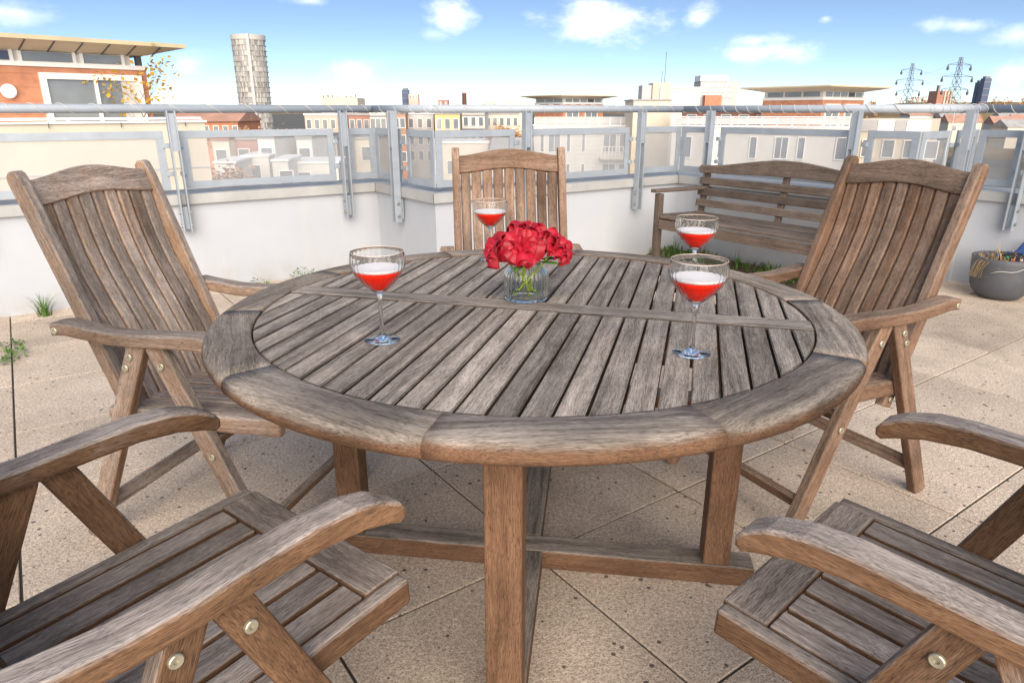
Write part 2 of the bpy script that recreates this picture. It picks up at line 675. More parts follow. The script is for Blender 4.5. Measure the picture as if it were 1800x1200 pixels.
for i in range(6):
    prism('wall_segment', wall, [face_in[i], face_in[i + 1], face_out[i + 1], face_out[i]], -.3, CZ0 + .004, 'white_render')
    # coping with a fine mitred joint at each corner
    d = (CORN[i + 1] - CORN[i]).normalized()
    g = d * .002
    a0, a1, b1, b0 = cop_in[i], cop_in[i + 1], cop_out[i + 1], cop_out[i]
    prism('coping', wall, [a0 + g, a1 - g, b1 - g, b0 + g], CZ0, CZ1, 'coping_metal', .004)

# railing
railing = tag(empty('balcony_railing'), 'grey-blue metal railing with round handrail and perforated panels along the parapet', 'railing')
RZ, RR = 1.213, .0265
PIN = .055                                # post line, measured outwards from the coping lip
line = offset_poly(CORN, PIN)
rail_line = offset_poly(CORN, .035)
for i in range(6):
    a, b_ = rail_line[i], rail_line[i + 1]
    d = (b_ - a).normalized()
    link('handrail', tube_mesh([a + UP * RZ - d * RR * .0, b_ + UP * RZ + d * RR * .35], RR, 'rail_paint', 20), railing)

POSTS = {0: [1.02, 2.18, 3.34, 4.66 - .0], 1: [.424], 2: [.763, 1.912], 3: [.316, 1.538], 4: [.50], 5: [.284, 1.45, 2.6]}
POSTS[0] = [4.9 - 3.71, 4.9 - 2.553, 4.9 - 1.396, 4.9 - .239]
bolt_me = cyl_mesh(.011, .012, 'bolt_steel', 10, .003)


def post(seg, t_):
    a, b_ = CORN[seg], CORN[seg + 1]
    d = (b_ - a).normalized()
    n = out_norm(a, b_)
    base = a + d * t_
    M = Matrix((d, n, UP)).transposed().to_4x4()
    p = empty('post', base, 0, railing)
    p.matrix_basis = Matrix.Translation(base) @ M
    # two flat bars either side of a gap; they stand just inside the coping lip
    for s in (-1, 1):
        o = link('flat_bar', box_mesh(.009, .052, RZ - .43, .0015, 'post_paint'), p, Matrix.Translation((s * .0235, -.030, (RZ + .43) / 2 - .012)))
    link('spacer', box_mesh(.037, .040, .235, .001, 'post_paint'), p, Matrix.Translation((0, -.030, RZ - .145)))
    link('wall_bracket', box_mesh(.0375, .046, .15, .002, 'post_paint'), p, Matrix.Translation((0, -.004, .515)))
    for z in (.465, .555):
        for s in (-1, 1):
            link('bolt', bolt_me, p, Matrix.Translation((s * .033, -.028, z)) @ Matrix.Rotation(math.pi / 2, 4, 'Y'))
    return p


for s_, ts in POSTS.items():
    for t_ in ts:
        post(s_, t_)

PZ0, PZ1, FW = .70, 1.075, .048


def sheet_mesh(w, h):
    """perforated sheet 2.4 mm thick (front and back skins share the hole lattice)"""
    bm = bmesh.new()
    for y in (-.0012, .0012):
        q = [bm.verts.new((sx * w / 2, y, sz * h / 2)) for sx, sz in ((-1, -1), (1, -1), (1, 1), (-1, 1))]
        bm.faces.new(q)
    return to_mesh(bm, 'sheet', 'perforated_sheet')


def panel(seg, t0, t1, turn_a=False, turn_b=False):
    a, b_ = CORN[seg], CORN[seg + 1]
    d = (b_ - a).normalized()
    n = out_norm(a, b_)
    o0 = a + n * PIN
    L = t1 - t0
    mid = o0 + d * (t0 + t1) / 2 + UP * (PZ0 + PZ1) / 2
    M = Matrix.Translation(mid) @ Matrix((d, n, UP)).transposed().to_4x4()
    f = empty('panel', parent=railing)
    f.matrix_basis = M
    H_ = PZ1 - PZ0
    for s in (-1, 1):
        link('frame_rail', box_mesh(L, .012, FW, .0015, 'post_paint'), f, Matrix.Translation((0, 0, s * (H_ - FW) / 2)))
        link('frame_stile', box_mesh(FW, .0118, H_ - 2 * FW, .001, 'post_paint'), f, Matrix.Translation((s * (L - FW) / 2, 0, 0)))
    link('perforated_sheet', sheet_mesh(L - 2 * FW + .012, H_ - 2 * FW + .012), f, Matrix.Translation((0, .0085, 0)))
    # clips to the posts
    for s, corner in ((-1, turn_a), (1, turn_b)):
        if corner:
            continue
        for z in (-.085, .095):
            link('clip', box_mesh(.040, .020, .030, .003, 'post_paint'), f, Matrix.Translation((s * (L / 2 + .008), -.012, z)))
    return f


PG = .048
for s_ in range(6):
    L = (CORN[s_ + 1] - CORN[s_]).length
    st = POSTS[s_]
    cs = PIN * .0
    ends = [0.0] + st + [L]
    for k in range(len(ends) - 1):
        lo = ends[k] + (PG if k > 0 else 0)
        hi = ends[k + 1] - (PG if k < len(ends) - 2 else 0)
        # corner panels meet on the panel line
        if k == 0 and s_ > 0:
            turn = out_norm(CORN[s_ - 1], CORN[s_]).dot((CORN[s_ + 1] - CORN[s_]).normalized())
            lo += (PIN if turn > 0 else -PIN) + .007
        if k == len(ends) - 2 and s_ < 5:
            turn = out_norm(CORN[s_ + 1], CORN[s_ + 2]).dot((CORN[s_ + 1] - CORN[s_]).normalized())
            hi += (PIN if turn > 0 else -PIN) - .007
        if hi - lo > .15:
            panel(s_, lo, hi, k == 0, k == len(ends) - 2)

# fairy-light wire wound round the handrail
pts = []
for i in range(6):
    a, b_ = rail_line[i], rail_line[i + 1]
    d = (b_ - a).normalized()
    n = Vector((-d.y, d.x, 0))
    L = (b_ - a).length
    s = 0.0
    ph = random.uniform(0, 6)
    while s < L:
        pitch = .17 + .07 * math.sin(s * 2.1 + i)
        q = a + d * s
        rr = RR + .003 + .003 * max(0, math.sin(s * 5 + i))
        pts.append(q + UP * (RZ + rr * math.sin(ph)) + n * rr * math.cos(ph))
        ph += .55
        s += pitch * .55 / (2 * math.pi)
o = link('fairy_light_wire', tube_mesh(pts, .0017, 'wire_white', 5))
tag(o, 'thin pale wire wound in a spiral round the grey handrail', 'wire')
# loose end hanging by the right-hand corner
q = rail_line[4] + E1 * .28
pts = [q + UP * (RZ - .02 - .045 * k) + E1 * (.012 * math.sin(k * .8)) - E2 * .006 * math.sin(k * .5) + E2 * .035 for k in range(13)]
tag(link('hanging_wire', tube_mesh(pts, .0018, 'wire_white', 5)), 'loose pale wire hanging from the handrail behind the right-hand chair', 'wire')

# our own building below the terrace
under = tag(empty('apartment_block_base'), kind='structure')
bm = bmesh.new()
pl2 = offset_poly(CORN, .30) + [C6 - 4.5 * E1 + 8 * E2, C0 + 12 * E2]
lo = [bm.verts.new((p.x, p.y, -16)) for p in pl2]
hi = [bm.verts.new((p.x, p.y, -.32)) for p in pl2]
bm.faces.new(hi)
for k in range(len(pl2)):
    bm.faces.new((lo[k], lo[(k + 1) % len(pl2)], hi[(k + 1) % len(pl2)], hi[k]))
link('block_wall', to_mesh(bm, 'block_wall', 'render_white'), under)


# ------------------------------------------------------------------ table
TC = Vector((.047, 1.63, 0))
TZ, RI, RO = .745, .652, .752
BA = R(-15)                                   # direction of the middle bar
table = tag(empty('round_table', TC, BA), 'large round weathered teak slatted table with the vase and cocktail glasses', 'table')
# rim: ten cut segments, grain straight along each
NS = 10
prof = []                                      # (r, z) cross-section, rounded outer edge
for k in range(0, 9):
    a = math.pi / 2 - math.pi * k / 8
    prof.append((RO - .022 + .022 * math.cos(a), TZ - .021 + .021 * math.sin(a)))
prof = [(RI, TZ - .002), (RI + .002, TZ)] + prof + [(RI + .002, TZ - .042), (RI, TZ - .040)]
for k in range(NS):
    a0 = R(-140 + 36 * k) - BA
    a1 = a0 + R(36)
    am = (a0 + a1) / 2
    cm = Vector(((RI + RO) / 2 * math.cos(am), (RI + RO) / 2 * math.sin(am), 0))
    M = Matrix.Translation(cm) @ Matrix.Rotation(am + math.pi / 2, 4, 'Z')
    Mi = M.inverted()
    bm = bmesh.new()
    rings = []
    N = 10
    for j in range(N + 1):
        a = a0 + .0012 + (a1 - a0 - .0024) * j / N
        rings.append([bm.verts.new(Mi @ Vector((r_ * math.cos(a), r_ * math.sin(a), z_))) for (r_, z_) in prof])
    n = len(prof)
    for A, B in zip(rings[:-1], rings[1:]):
        for q in range(n):
            bm.faces.new((A[q], A[(q + 1) % n], B[(q + 1) % n], B[q]))
    bm.faces.new(rings[0][::-1])
    bm.faces.new(rings[-1])
    me = to_mesh(bm, 'rim', 'wood_table', True)
    o = link('rim_segment', me, table, M)
# middle bar
BW = .074
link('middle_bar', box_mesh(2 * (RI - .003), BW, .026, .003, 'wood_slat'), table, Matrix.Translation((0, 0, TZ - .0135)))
# slats on both sides of the bar
NSL = 25
pitch = 2 * RI / NSL
RS = RI - .004
for side in (1, -1):
    for k in range(NSL):
        x0 = -RI + k * pitch + .0029
        x1 = x0 + pitch - .0058
        x0, x1 = max(x0, -RS + .001), min(x1, RS - .001)
        yin = BW / 2 + .003
        pts = []
        for j in range(7):
            x = x1 + (x0 - x1) * j / 6
            yy = math.sqrt(max(RS * RS - x * x, 0))
            pts.append((x, max(yy, yin + .004)))
        if max(p_[1] for p_ in pts) < yin + .02:
            continue
        xm = (x0 + x1) / 2
        ym = (yin + max(p_[1] for p_ in pts)) / 2
        bm = bmesh.new()
        outl = [(x0, yin), (x1, yin)] + pts
        # local x runs along the slat (grain)
        vv = [bm.verts.new(((py - ym), -side * (px - xm), .011)) for px, py in outl]
        f = bm.faces.new(vv)
        r_ = bmesh.ops.extrude_face_region(bm, geom=[f])
        bmesh.ops.translate(bm, vec=(0, 0, -.022), verts=[v for v in r_['geom'] if isinstance(v, bmesh.types.BMVert)])
        bmesh.ops.remove_doubles(bm, verts=bm.verts, dist=1e-5)
        ed = [e for e in bm.edges if e.verts[0].co.z > 0 and e.verts[1].co.z > 0]
        bmesh.ops.bevel(bm, geom=ed, offset=.0018, segments=2, affect='EDGES')
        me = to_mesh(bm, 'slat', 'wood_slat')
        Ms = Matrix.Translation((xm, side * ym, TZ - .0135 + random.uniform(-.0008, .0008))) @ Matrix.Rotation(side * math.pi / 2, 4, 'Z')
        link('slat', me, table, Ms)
# battens under the slats and apron
for sy in (-1, 1):
    for yy in (.20, .42):
        L = 2 * math.sqrt(RI ** 2 - yy ** 2) - .02
        link('batten', box_mesh(L, .045, .022, .002, 'wood_table'), table, Matrix.Translation((0, sy * yy, TZ - .036)))
legs_w = [Vector((-.012, 1.075, 0)), Vector((.545, 1.56, 0)), Vector((.106, 2.185, 0)), Vector((-.451, 1.70, 0))]
Mti = (Matrix.Translation(TC) @ Matrix.Rotation(BA, 4, 'Z')).inverted()
LB = Matrix.Rotation(R(-7) - BA, 4, 'Z')
for lw in legs_w:
    lp = Mti @ lw
    M = Matrix.Translation((lp.x, lp.y, (TZ - .05) / 2 + .03)) @ LB @ Matrix.Rotation(math.pi / 2, 4, 'Y')
    lg = link('leg', box_mesh(TZ - .05 - .06, .070, .070, .005, 'wood_table'), table, M)
for i in (0, 1):
    A, B = Mti @ legs_w[i], Mti @ legs_w[i + 2]
    if i == 1:
        bar('apron', table, (A.x, A.y, TZ - .085), (B.x, B.y, TZ - .085), .03, .07, UP, 'wood_table')
    else:
        mid = (A + B) / 2
        dd = (B - A).normalized()
        bar('apron', table, (A.x, A.y, TZ - .085), (mid.x - dd.x * .017, mid.y - dd.y * .017, TZ - .085), .03, .07, UP, 'wood_table')
        bar('apron', table, (mid.x + dd.x * .017, mid.y + dd.y * .017, TZ - .085), (B.x, B.y, TZ - .085), .03, .07, UP, 'wood_table')
# floor stretchers: one long beam left-right, two short beams butting against it
A, B = Mti @ legs_w[3], Mti @ legs_w[1]
dd = (B - A).normalized()
nn = Vector((-dd.y, dd.x, 0))
bar('stretcher', table, A - dd * .10 + UP * .03 + nn * .0, B + dd * .10 + UP * .03, .072, .058, UP, 'wood_table', .004)
mid = (A + B) / 2
Fp, Bp = Mti @ legs_w[0], Mti @ legs_w[2]
bar('stretcher', table, Fp - nn * .10 + UP * .03, mid - nn * .037 + UP * .03 + (Fp - mid).dot(dd) * dd * .3, .072, .057, UP, 'wood_table', .004)
bar('stretcher', table, Bp + nn * .10 + UP * .03, mid + nn * .037 + UP * .03 + (Bp - mid).dot(dd) * dd * .3, .072, .057, UP, 'wood_table', .004)


# ------------------------------------------------------------------ chairs
def arm_outline():
    top = [(-.262, .668), (-.22, .674), (-.16, .666), (-.08, .658), (.0, .658), (.10, .664), (.18, .668), (.24, .664), (.29, .651), (.325, .632)]
    bot = [(.334, .618), (.333, .604), (.322, .597), (.30, .606), (.25, .621), (.18, .629), (.10, .627), (.0, .622), (-.08, .622), (-.16, .630), (-.22, .637), (-.262, .634)]
    return top + bot


_arm = {}
_rail = {}


def rail_outline():
    pts = []
    n = 14
    W_ = .405
    for j in range(n + 1):
        x = -W_ / 2 + W_ * j / n
        pts.append((x, .034 + .028 * math.cos(math.pi * x / W_) ** 1.6 if abs(x) < W_ / 2 - 1e-6 else .034))
    for j in range(n + 1):
        x = W_ / 2 - W_ * j / n
        pts.append((x, -.036 + (.020 * math.cos(math.pi * x / W_) ** 1.6 if abs(x) < W_ / 2 - 1e-6 else 0)))
    return pts


def stile_outline(L):
    """long board along x, rounded upper end"""
    h = .021
    pts = [(-L / 2, -h), (L / 2 - .022, -h), (L / 2 - .008, -h + .005), (L / 2, -h + .018), (L / 2 - .003, h - .008), (L / 2 - .012, h), (L / 2 - .05, h + .004), (-L / 2, h)]
    return pts


def make_chair(loc, heading, wm, label, back_lean=20.0):
    """local x = facing, y = left"""
    ch = tag(empty('folding_chair', (loc[0], loc[1], 0), R(heading)), label, 'chair', 'teak folding chairs round the table')
    if wm not in _arm:
        _arm[wm] = outline_mesh(arm_outline(), .056, .006, wm)
        _rail[wm] = outline_mesh(rail_outline(), .026, .004, wm)
    if 'bolt' not in _rail:
        _rail['bolt'] = lathe_mesh([(.0, .0008), (.0034, .0008), (.0040, .0038), (.0082, .0042), (.0096, .0028), (.0096, -.0025)], 18, 'brass', smooth=False)
    bolt = _rail['bolt']
    lean = math.tan(R(back_lean))
    za = .655

    def back_pt(z):
        return Vector((-.205 - (z - za) * lean, 0, z))
    for s in (1, -1):
        ar = link('armrest', _arm[wm], ch, Matrix.Translation((0, s * .262, 0)))
        link('bolt', bolt, ar, Matrix.Translation((-.245, s * .0275, .650)) @ Matrix.Rotation(-s * math.pi / 2, 4, 'X'))
        # legs: inverted V under the arm
        rl = bar('rear_leg', ch, (-.005, s * .262, .628), (-.285, s * .262, .0), .030, .052, (1, 0, .4), wm, .004)
        fl = bar('front_leg', ch, (.045, s * .262, .628), (.325, s * .262, .0), .030, .052, (1, 0, -.4), wm, .004)
        for leg, x, z in ((rl, -.030, .592), (rl, -.048, .560), (fl, .066, .575), (fl, .180, .330)):
            Mi = leg.matrix_basis.inverted()
            bo = link('bolt', bolt, leg, Mi @ (Matrix.Translation((x, s * .2785, z)) @ Matrix.Rotation(-s * math.pi / 2, 4, 'X')))
        # back stile
        p0, p1 = back_pt(.33), back_pt(1.052)
        L = (p1 - p0).length
        k = ('stile', wm)
        if k not in _rail:
            _rail[k] = outline_mesh(stile_outline(L), .030, .004, wm)
        d = (p1 - p0).normalized()
        z_ = Vector((d.z, 0, -d.x))      # faces forward
        y_ = z_.cross(d)
        M = Matrix((d, y_, z_)).transposed().to_4x4()
        st = link('back_stile', _rail[k], ch, Matrix.Translation((p0 + p1) / 2 + Vector((0, s * .217, 0))) @ M)
        Mi = st.matrix_basis.inverted()
        link('bolt', bolt, st, Mi @ (Matrix.Translation(back_pt(.355) + Vector((0, s * .2335, 0))) @ Matrix.Rotation(-s * math.pi / 2, 4, 'X')))
        # seat side rail
        bar('seat_rail', ch, (-.17, s * .232, .395), (.372, s * .232, .4197), .028, .050, UP, wm, .006)
    # back: top rail, bottom rail, nine slats
    bx = (back_pt(1.0) - back_pt(.4)).normalized()
    bz = Vector((bx.z, 0, -bx.x))
    pm = back_pt(.992)
    # rail local x -> chair y, local z -> along the back, local y -> thickness
    M = Matrix((Vector((0, 1, 0)), bz, bx)).transposed().to_4x4()
    link('top_rail', _rail[wm], ch, Matrix.Translation(pm) @ M)
    p = back_pt(.385)
    link('bottom_rail', box_mesh(.402, .026, .045, .003, wm), ch, Matrix.Translation(p) @ M)
    n = 9
    pt = .4035 / n
    for k in range(n):
        y = -.4035 / 2 + (k + .5) * pt
        top = .962 + .020 * math.cos(math.pi * y / .405) ** 1.6
        a, b_ = back_pt(.408), back_pt(top)
        key = ('bs', wm, round(top, 3))
        L = (b_ - a).length
        if key not in _rail:
            bm = bmesh.new()
            N = 8
            w2, t2 = pt / 2 - .0032, .0075
            rings = []
            for j in range(N + 1):
                u = j / N
                sag = -.012 * math.sin(math.pi * u) + .010 * math.sin(2 * math.pi * u)
                rings.append([bm.verts.new((-L / 2 + L * u, sy * w2, sz * t2 + sag)) for sy, sz in ((-1, -1), (1, -1), (1, .55), (.8, 1), (-.8, 1), (-1, .55))])
            for A_, B_ in zip(rings[:-1], rings[1:]):
                for q in range(6):
                    bm.faces.new((A_[q], A_[(q + 1) % 6], B_[(q + 1) % 6], B_[q]))
            bm.faces.new(rings[0][::-1])
            bm.faces.new(rings[-1])
            _rail[key] = to_mesh(bm, 'back_slat', wm)
        Ms = Matrix((bx, bz.cross(bx), bz)).transposed().to_4x4()
        link('back_slat', _rail[key], ch, Matrix.Translation((a + b_) / 2 + Vector((0, y, 0))) @ Ms)
    # seat: front and rear boards, seven slats running front to back
    sl = (.418 - .395) / .505
    zs = lambda x: .395 + (x + .17) * sl
    for x0, x1 in ((.300, .376), (-.168, -.125)):
        xm = (x0 + x1) / 2
        link('seat_board', box_mesh(.434, x1 - x0, .022, .004, wm), ch, Matrix.Translation((xm, 0, zs(xm) + .015)) @ Matrix.Rotation(-math.atan(sl), 4, 'Y') @ Matrix.Rotation(math.pi / 2, 4, 'Z'))
    n = 7
    pt = .434 / n
    for k in range(n):
        y = -.217 + (k + .5) * pt
        bar('seat_slat', ch, (-.123, y, zs(-.123) + .012), (.298, y, zs(.298) + .012), pt - .011, .018, UP, wm, .003)
    # cross stretchers between the legs
    bar('stretcher', ch, (-.238, -.247, .105), (-.238, .247, .105), .042, .022, (1, 0, .45), wm)
    bar('stretcher', ch, (.278, -.247, .105), (.278, .247, .105), .042, .022, (1, 0, -.45), wm)
    bar('stretcher', ch, (.165, -.247, .36), (.165, .247, .36), .030, .022, (1, 0, -.45), wm)
    return ch


make_chair((-.897, 1.934), -15, 'wood_grey', 'greyish folding chair left of the table, its whole slatted back in view')
make_chair((.979, 2.108), 207, 'wood_brown', 'brown folding chair right of the table in front of the bench')
make_chair((.019, 2.58), -84, 'wood_brown', 'folding chair on the far side of the table behind the flowers', 17.0)
make_chair((-.596, .83), 52.5, 'wood_near', 'folding chair nearest the camera on the left, seen from above its arms')
make_chair((.760, .797), 133, 'wood_near', 'folding chair nearest the camera on the right, seen from above its arms')

# ------------------------------------------------------------------ bench
BO = C3 - E1 * .15
bench = empty('garden_bench')
Mb = Matrix((E2, -E1, UP)).transposed().to_4x4()      # local x along the bench, y to the front
bench.matrix_basis = Matrix.Translation(BO + E2 * .40) @ Mb
tag(bench, 'weathered wooden garden bench with curved top rail against the white parapet', 'bench')
BL = 1.52
wb = 'wood_bench'


def bback(z):
    return -.02 + (z - .40) * -.17 + .09


for x in (.05, BL / 2, BL - .05):
    if x in (.05, BL - .05):
        bar('rear_leg', bench, (x, bback(.42), .0), (x, bback(.42), .43), .05, .05, (0, 1, 0), wb)
    bar('back_post', bench, (x, bback(.40), .40), (x, bback(.76), .76), .042, .035, (0, 1, 0), wb)
for z in (.50, .585, .67):
    bar('back_slat', bench, (.01, bback(z) + .028, z), (BL - .01, bback(z) + .028, z), .020, .056, (0, -.17, 1), wb, .004)
n = 16
pts = [(-BL / 2 + BL * j / n, .028 + .072 * (math.cos(math.pi * (j / n - .5)) ** 2.2)) for j in range(n + 1)]
pts += [(BL / 2 + .022, .0), (BL / 2 + .01, -.026)] + [(BL / 2 - BL * j / n, -.034 + .018 * math.cos(math.pi * (j / n - .5)) ** 2) for j in range(n + 1)] + [(-BL / 2 - .01, -.026), (-BL / 2 - .022, .0)]
me = outline_mesh(pts, .028, .006, wb)
link('top_rail', me, bench, Matrix.Translation((BL / 2, bback(.76) + .03, .762)))
for x in (.05, BL - .05):
    bar('front_leg', bench, (x, .56, 0), (x, .56, .60), .05, .05, (0, 1, 0), wb)
    bar('armrest', bench, (x, .0, .614), (x, .63, .624), .06, .026, UP, wb, .005)
    bar('seat_support', bench, (x, .07, .37), (x, .535, .385), .03, .06, UP, wb)
bar('seat_apron', bench, (.08, .575, .372), (BL - .08, .575, .372), .024, .07, UP, wb)
for k in range(6):
    y = .10 + k * .088
    bar('seat_slat', bench, (.0 + (.08 if k == 5 else 0), y, .415 + .012 * (k / 5)), (BL - (.08 if k == 5 else 0), y, .415 + .012 * (k / 5)), .074, .02, UP, wb, .004)


# ------------------------------------------------------------------ glasses
def glass_meshes():
    r = .0555
    def rib(a, rr, z):
        if z > .098 and rr > .012:
            return rr * (1 + .018 * math.cos(28 * a) * min(1, (z - .098) / .02) * max(0, min(1, (.1835 - z) / .012)))
        return rr
    outer = [(.0, .0), (.036, .0), (.0372, .0009), (.036, .0018), (.018, .0032), (.0065, .0075), (.0046, .016), (.0042, .055), (.0044, .085), (.0060, .099),
             (.012, .104), (.022, .1115), (.034, .1235), (.0455, .1380), (.0530, .1520), (.0560, .1650), (.0553, .1770), (.0540, .1858), (.0538, .1868), (.0534, .1871)]
    inner = [(.0530, .1868), (.0528, .1858), (.0541, .1770), (.0547, .1650), (.0517, .1524), (.0442, .1388), (.0327, .1246), (.0205, .1126), (.0105, .1056), (.0, .1040)]
    prof = outer + inner
    g = lathe_mesh(prof, 168, 'clear_glass', rib)
    lq = [(.0, .1046), (.0102, .1062), (.0202, .1132), (.0324, .1252), (.0439, .1394), (.0494, .1490), (.0, .1490)]
    l = lathe_mesh([(a * .972, z) for a, z in lq], 64, 'red_drink')
    fo = [(.0, .1492), (.0495, .1492), (.0514, .1530), (.0512, .1540), (.047, .1546), (.0, .1546)]
    f = lathe_mesh([(a * .972, z) for a, z in fo], 64, 'foam')
    rim = lathe_mesh([(.0534 + .00042 * math.cos(a_), .1873 + .00042 * math.sin(a_)) for a_ in [k * math.pi / 4 for k in range(8)]], 96, 'gold_rim', closed=True)
    return g, l, f, rim


GM = glass_meshes()
for (x, y, lab) in [(-.272, 1.359, 'ribbed coupe glass of red cocktail left of the vase'),
                    (.356, 1.277, 'ribbed coupe glass of red cocktail nearest the camera, right of the vase'),
                    (-.070, 2.185, 'ribbed coupe glass of red cocktail half hidden behind the flowers'),
                    (.492, 1.82, 'ribbed coupe glass of red cocktail furthest right, behind the nearest glass')]:
    g = tag(empty('cocktail_glass', (x, y, TZ + .0005), random.uniform(0, 3)), lab, 'glass', 'cocktail glasses on the table')
    link('bowl_and_stem', GM[0], g)
    link('drink', GM[1], g)
    link('foam', GM[2], g)
    link('rim', GM[3], g)

# ------------------------------------------------------------------ vase and peonies
VC = Vector((.036, 1.685, TZ + .0005))


def vrib(a, rr, z):
    if rr > .03 and .006 < z < .088:
        return rr * (1 + .022 * math.cos(30 * a))
    return rr


vo = [(.0, .0), (.044, .0), (.050, .001), (.0535, .004), (.0555, .012), (.0557, .04), (.0555, .062), (.052, .075), (.043, .084), (.036, .088), (.0345, .092), (.0362, .0955), (.0362, .0968), (.0350, .0974)]
vi = [(.0337, .0968), (.0334, .0955), (.0318, .092), (.0335, .0865), (.041, .081), (.0495, .073), (.0528, .061), (.053, .04), (.0525, .014), (.049, .0085), (.0, .0075)]
vase = link('glass_vase', lathe_mesh(vo + vi, 180, 'vase_glass', vrib), None, Matrix.Translation(VC))
tag(vase, 'small clear ribbed glass jar holding the red flowers', 'vase')


def petal_mesh(L, W_, cup, curl, seed):
    rnd = random.Random(seed)
    bm = bmesh.new()
    nu, nv = 6, 6
    g = []
    for i in range(nu + 1):
        u = i / nu
        row = []
        wv = W_ * (.30 + .75 * math.sin(math.pi * (.10 + .62 * u)))
        for j in range(nv + 1):
            v = j / nv * 2 - 1
            x = v * wv / 2
            z = L * u - .26 * L * (abs(v) ** 2.4) * u * u + (rnd.uniform(-.05, .05) * L if i == nu else 0)
            y = cup * (v * v * .55) * u ** .5 * W_ + curl * (u ** 2) * L - .22 * L * math.sin(math.pi * u * .9) + rnd.uniform(-.012, .012) * L
            row.append(bm.verts.new((x, y, z)))
        g.append(row)
    for i in range(nu):
        for j in range(nv):
            bm.faces.new((g[i][j], g[i][j + 1], g[i + 1][j + 1], g[i + 1][j]))
    me = to_mesh(bm, 'petal', 'petal_red', True)
    return me


PET = [petal_mesh(.046, .046, .75, .12, i) for i in range(4)] + [petal_mesh(.040, .036, 1.0, .45, 10 + i) for i in range(4)]


def peony(loc, axis, rad, label, n_out=15, n_mid=13, n_in=11, stem_to=None):
    f = empty('peony_flower', loc)
    ax = Vector(axis).normalized()
    rot = ax.to_track_quat('Z', 'Y').to_matrix().to_4x4()
    f.matrix_basis = Matrix.Translation(loc)
    tag(f, label, 'flower', 'red peonies in the vase')
    k = rad / .064
    for ring, (n_, tilt, off, sc_, lib) in enumerate(((n_out, 78, .010, 1.08, 0), (n_mid, 48, .009, 1.0, 0), (n_in + 1, 24, .006, .95, 4), (6, 8, .003, .85, 4))):
        for q in range(n_):
            a = 2 * math.pi * (q + .5 * ring) / n_ + random.uniform(-.2, .2)
            tl = R(tilt + random.uniform(-12, 12))
            s = sc_ * k * random.uniform(.85, 1.12)
            M = rot @ Matrix.Rotation(a, 4, 'Z') @ Matrix.Translation((0, off, 0)) @ Matrix.Rotation(-tl, 4, 'X') @ Matrix.Rotation(random.uniform(-.25, .25), 4, 'Y') @ Matrix.Diagonal((s, s, s, 1))
            link('petal', random.choice(PET[lib:lib + 4]), f, M)
    if stem_to is not None:
        st = Vector(stem_to) - Vector(loc)
        link('stem', tube_mesh([Vector((0, 0, .0)), st * .35 + Vector((0, 0, -.01)), st], .0028, 'stem_green', 7), f)
    return f


Z0 = TZ + .10
peony(VC + Vector((.0, .014, .160)), (.0, -.10, 1), .060, 'red peony at the top of the bunch', stem_to=VC + Vector((-.012, .012, .012)))
peony(VC + Vector((-.066, -.012, .130)), (-.75, -.25, .55), .052, 'red peony at the left end of the bunch', stem_to=VC + Vector((.030, .0, .012)))
peony(VC + Vector((.070, -.004, .134)), (.75, -.25, .6), .055, 'red peony at the right end of the bunch', stem_to=VC + Vector((-.034, -.008, .012)))
peony(VC + Vector((-.012, -.042, .140)), (-.08, -.85, .55), .058, 'red peony at the front of the bunch, facing the camera', stem_to=VC + Vector((.006, -.024, .012)))
peony(VC + Vector((.016, .055, .130)), (.15, .8, .6), .050, 'red peony at the back of the bunch, mostly hidden', stem_to=VC + Vector((.010, .03, .012)))
leaf_me = None
bm = bmesh.new()
g = [bm.verts.new(p) for p in ((0, 0, 0), (.010, .004, .018), (.0, .0, .022), (-.010, .004, .018), (.008, .008, .038), (0, .004, .042), (-.008, .008, .038), (0, .012, .056))]
for q in ((0, 1, 2), (0, 2, 3), (1, 4, 5, 2), (2, 5, 6, 3), (4, 7, 5), (5, 7, 6)):
    bm.faces.new([g[i] for i in q])
leaf_me = to_mesh(bm, 'leaf', 'leaf_green', True)
lf = empty('peony_leaves', VC + Vector((0, 0, .10)))
tag(lf, 'small green leaves peeping out under the red peonies', 'leaves')
for az, tl, zz in ((200, 75, .0), (250, 85, -.004), (160, 60, .045), (335, 80, .0), (20, 80, .0), (100, 70, .0)):
    a = R(az)
    link('leaf', leaf_me, lf, Matrix.Translation((.034 * math.cos(a), .034 * math.sin(a), zz)) @ Matrix.Rotation(a - math.pi / 2, 4, 'Z') @ Matrix.Rotation(-R(tl), 4, 'X'))


# ------------------------------------------------------------------ weeds, soil, planter
def blades(name, loc, n, h, spread, material, seed, wide=.004, lean=.6, parent=None):
    rnd = random.Random(seed)
    bm = bmesh.new()
    for k in range(n):
        a = rnd.uniform(0, 6.283)
        r0 = spread * rnd.random() ** .5
        b0 = Vector((r0 * math.cos(a) * .6, r0 * math.sin(a) * .6, 0))
        hh = h * rnd.uniform(.5, 1.1)
        out = Vector((math.cos(a + rnd.uniform(-.6, .6)), math.sin(a + rnd.uniform(-.6, .6)), 0)) * hh * lean * rnd.uniform(.3, 1.2)
        sd = Vector((-math.sin(a), math.cos(a), 0)) * wide * rnd.uniform(.6, 1.2)
        prev = None
        for j in range(4):
            u = j / 3
            c_ = b0 + out * u * u + Vector((0, 0, hh * (u - .22 * u * u * lean)))
            w_ = sd * (1 - u * .92)
            cur = (bm.verts.new(c_ - w_), bm.verts.new(c_ + w_))
            if prev:
                bm.faces.new((prev[0], prev[1], cur[1], cur[0]))
            prev = cur
    me = to_mesh(bm, name, material, True)
    return link(name, me, parent, Matrix.Translation(loc))


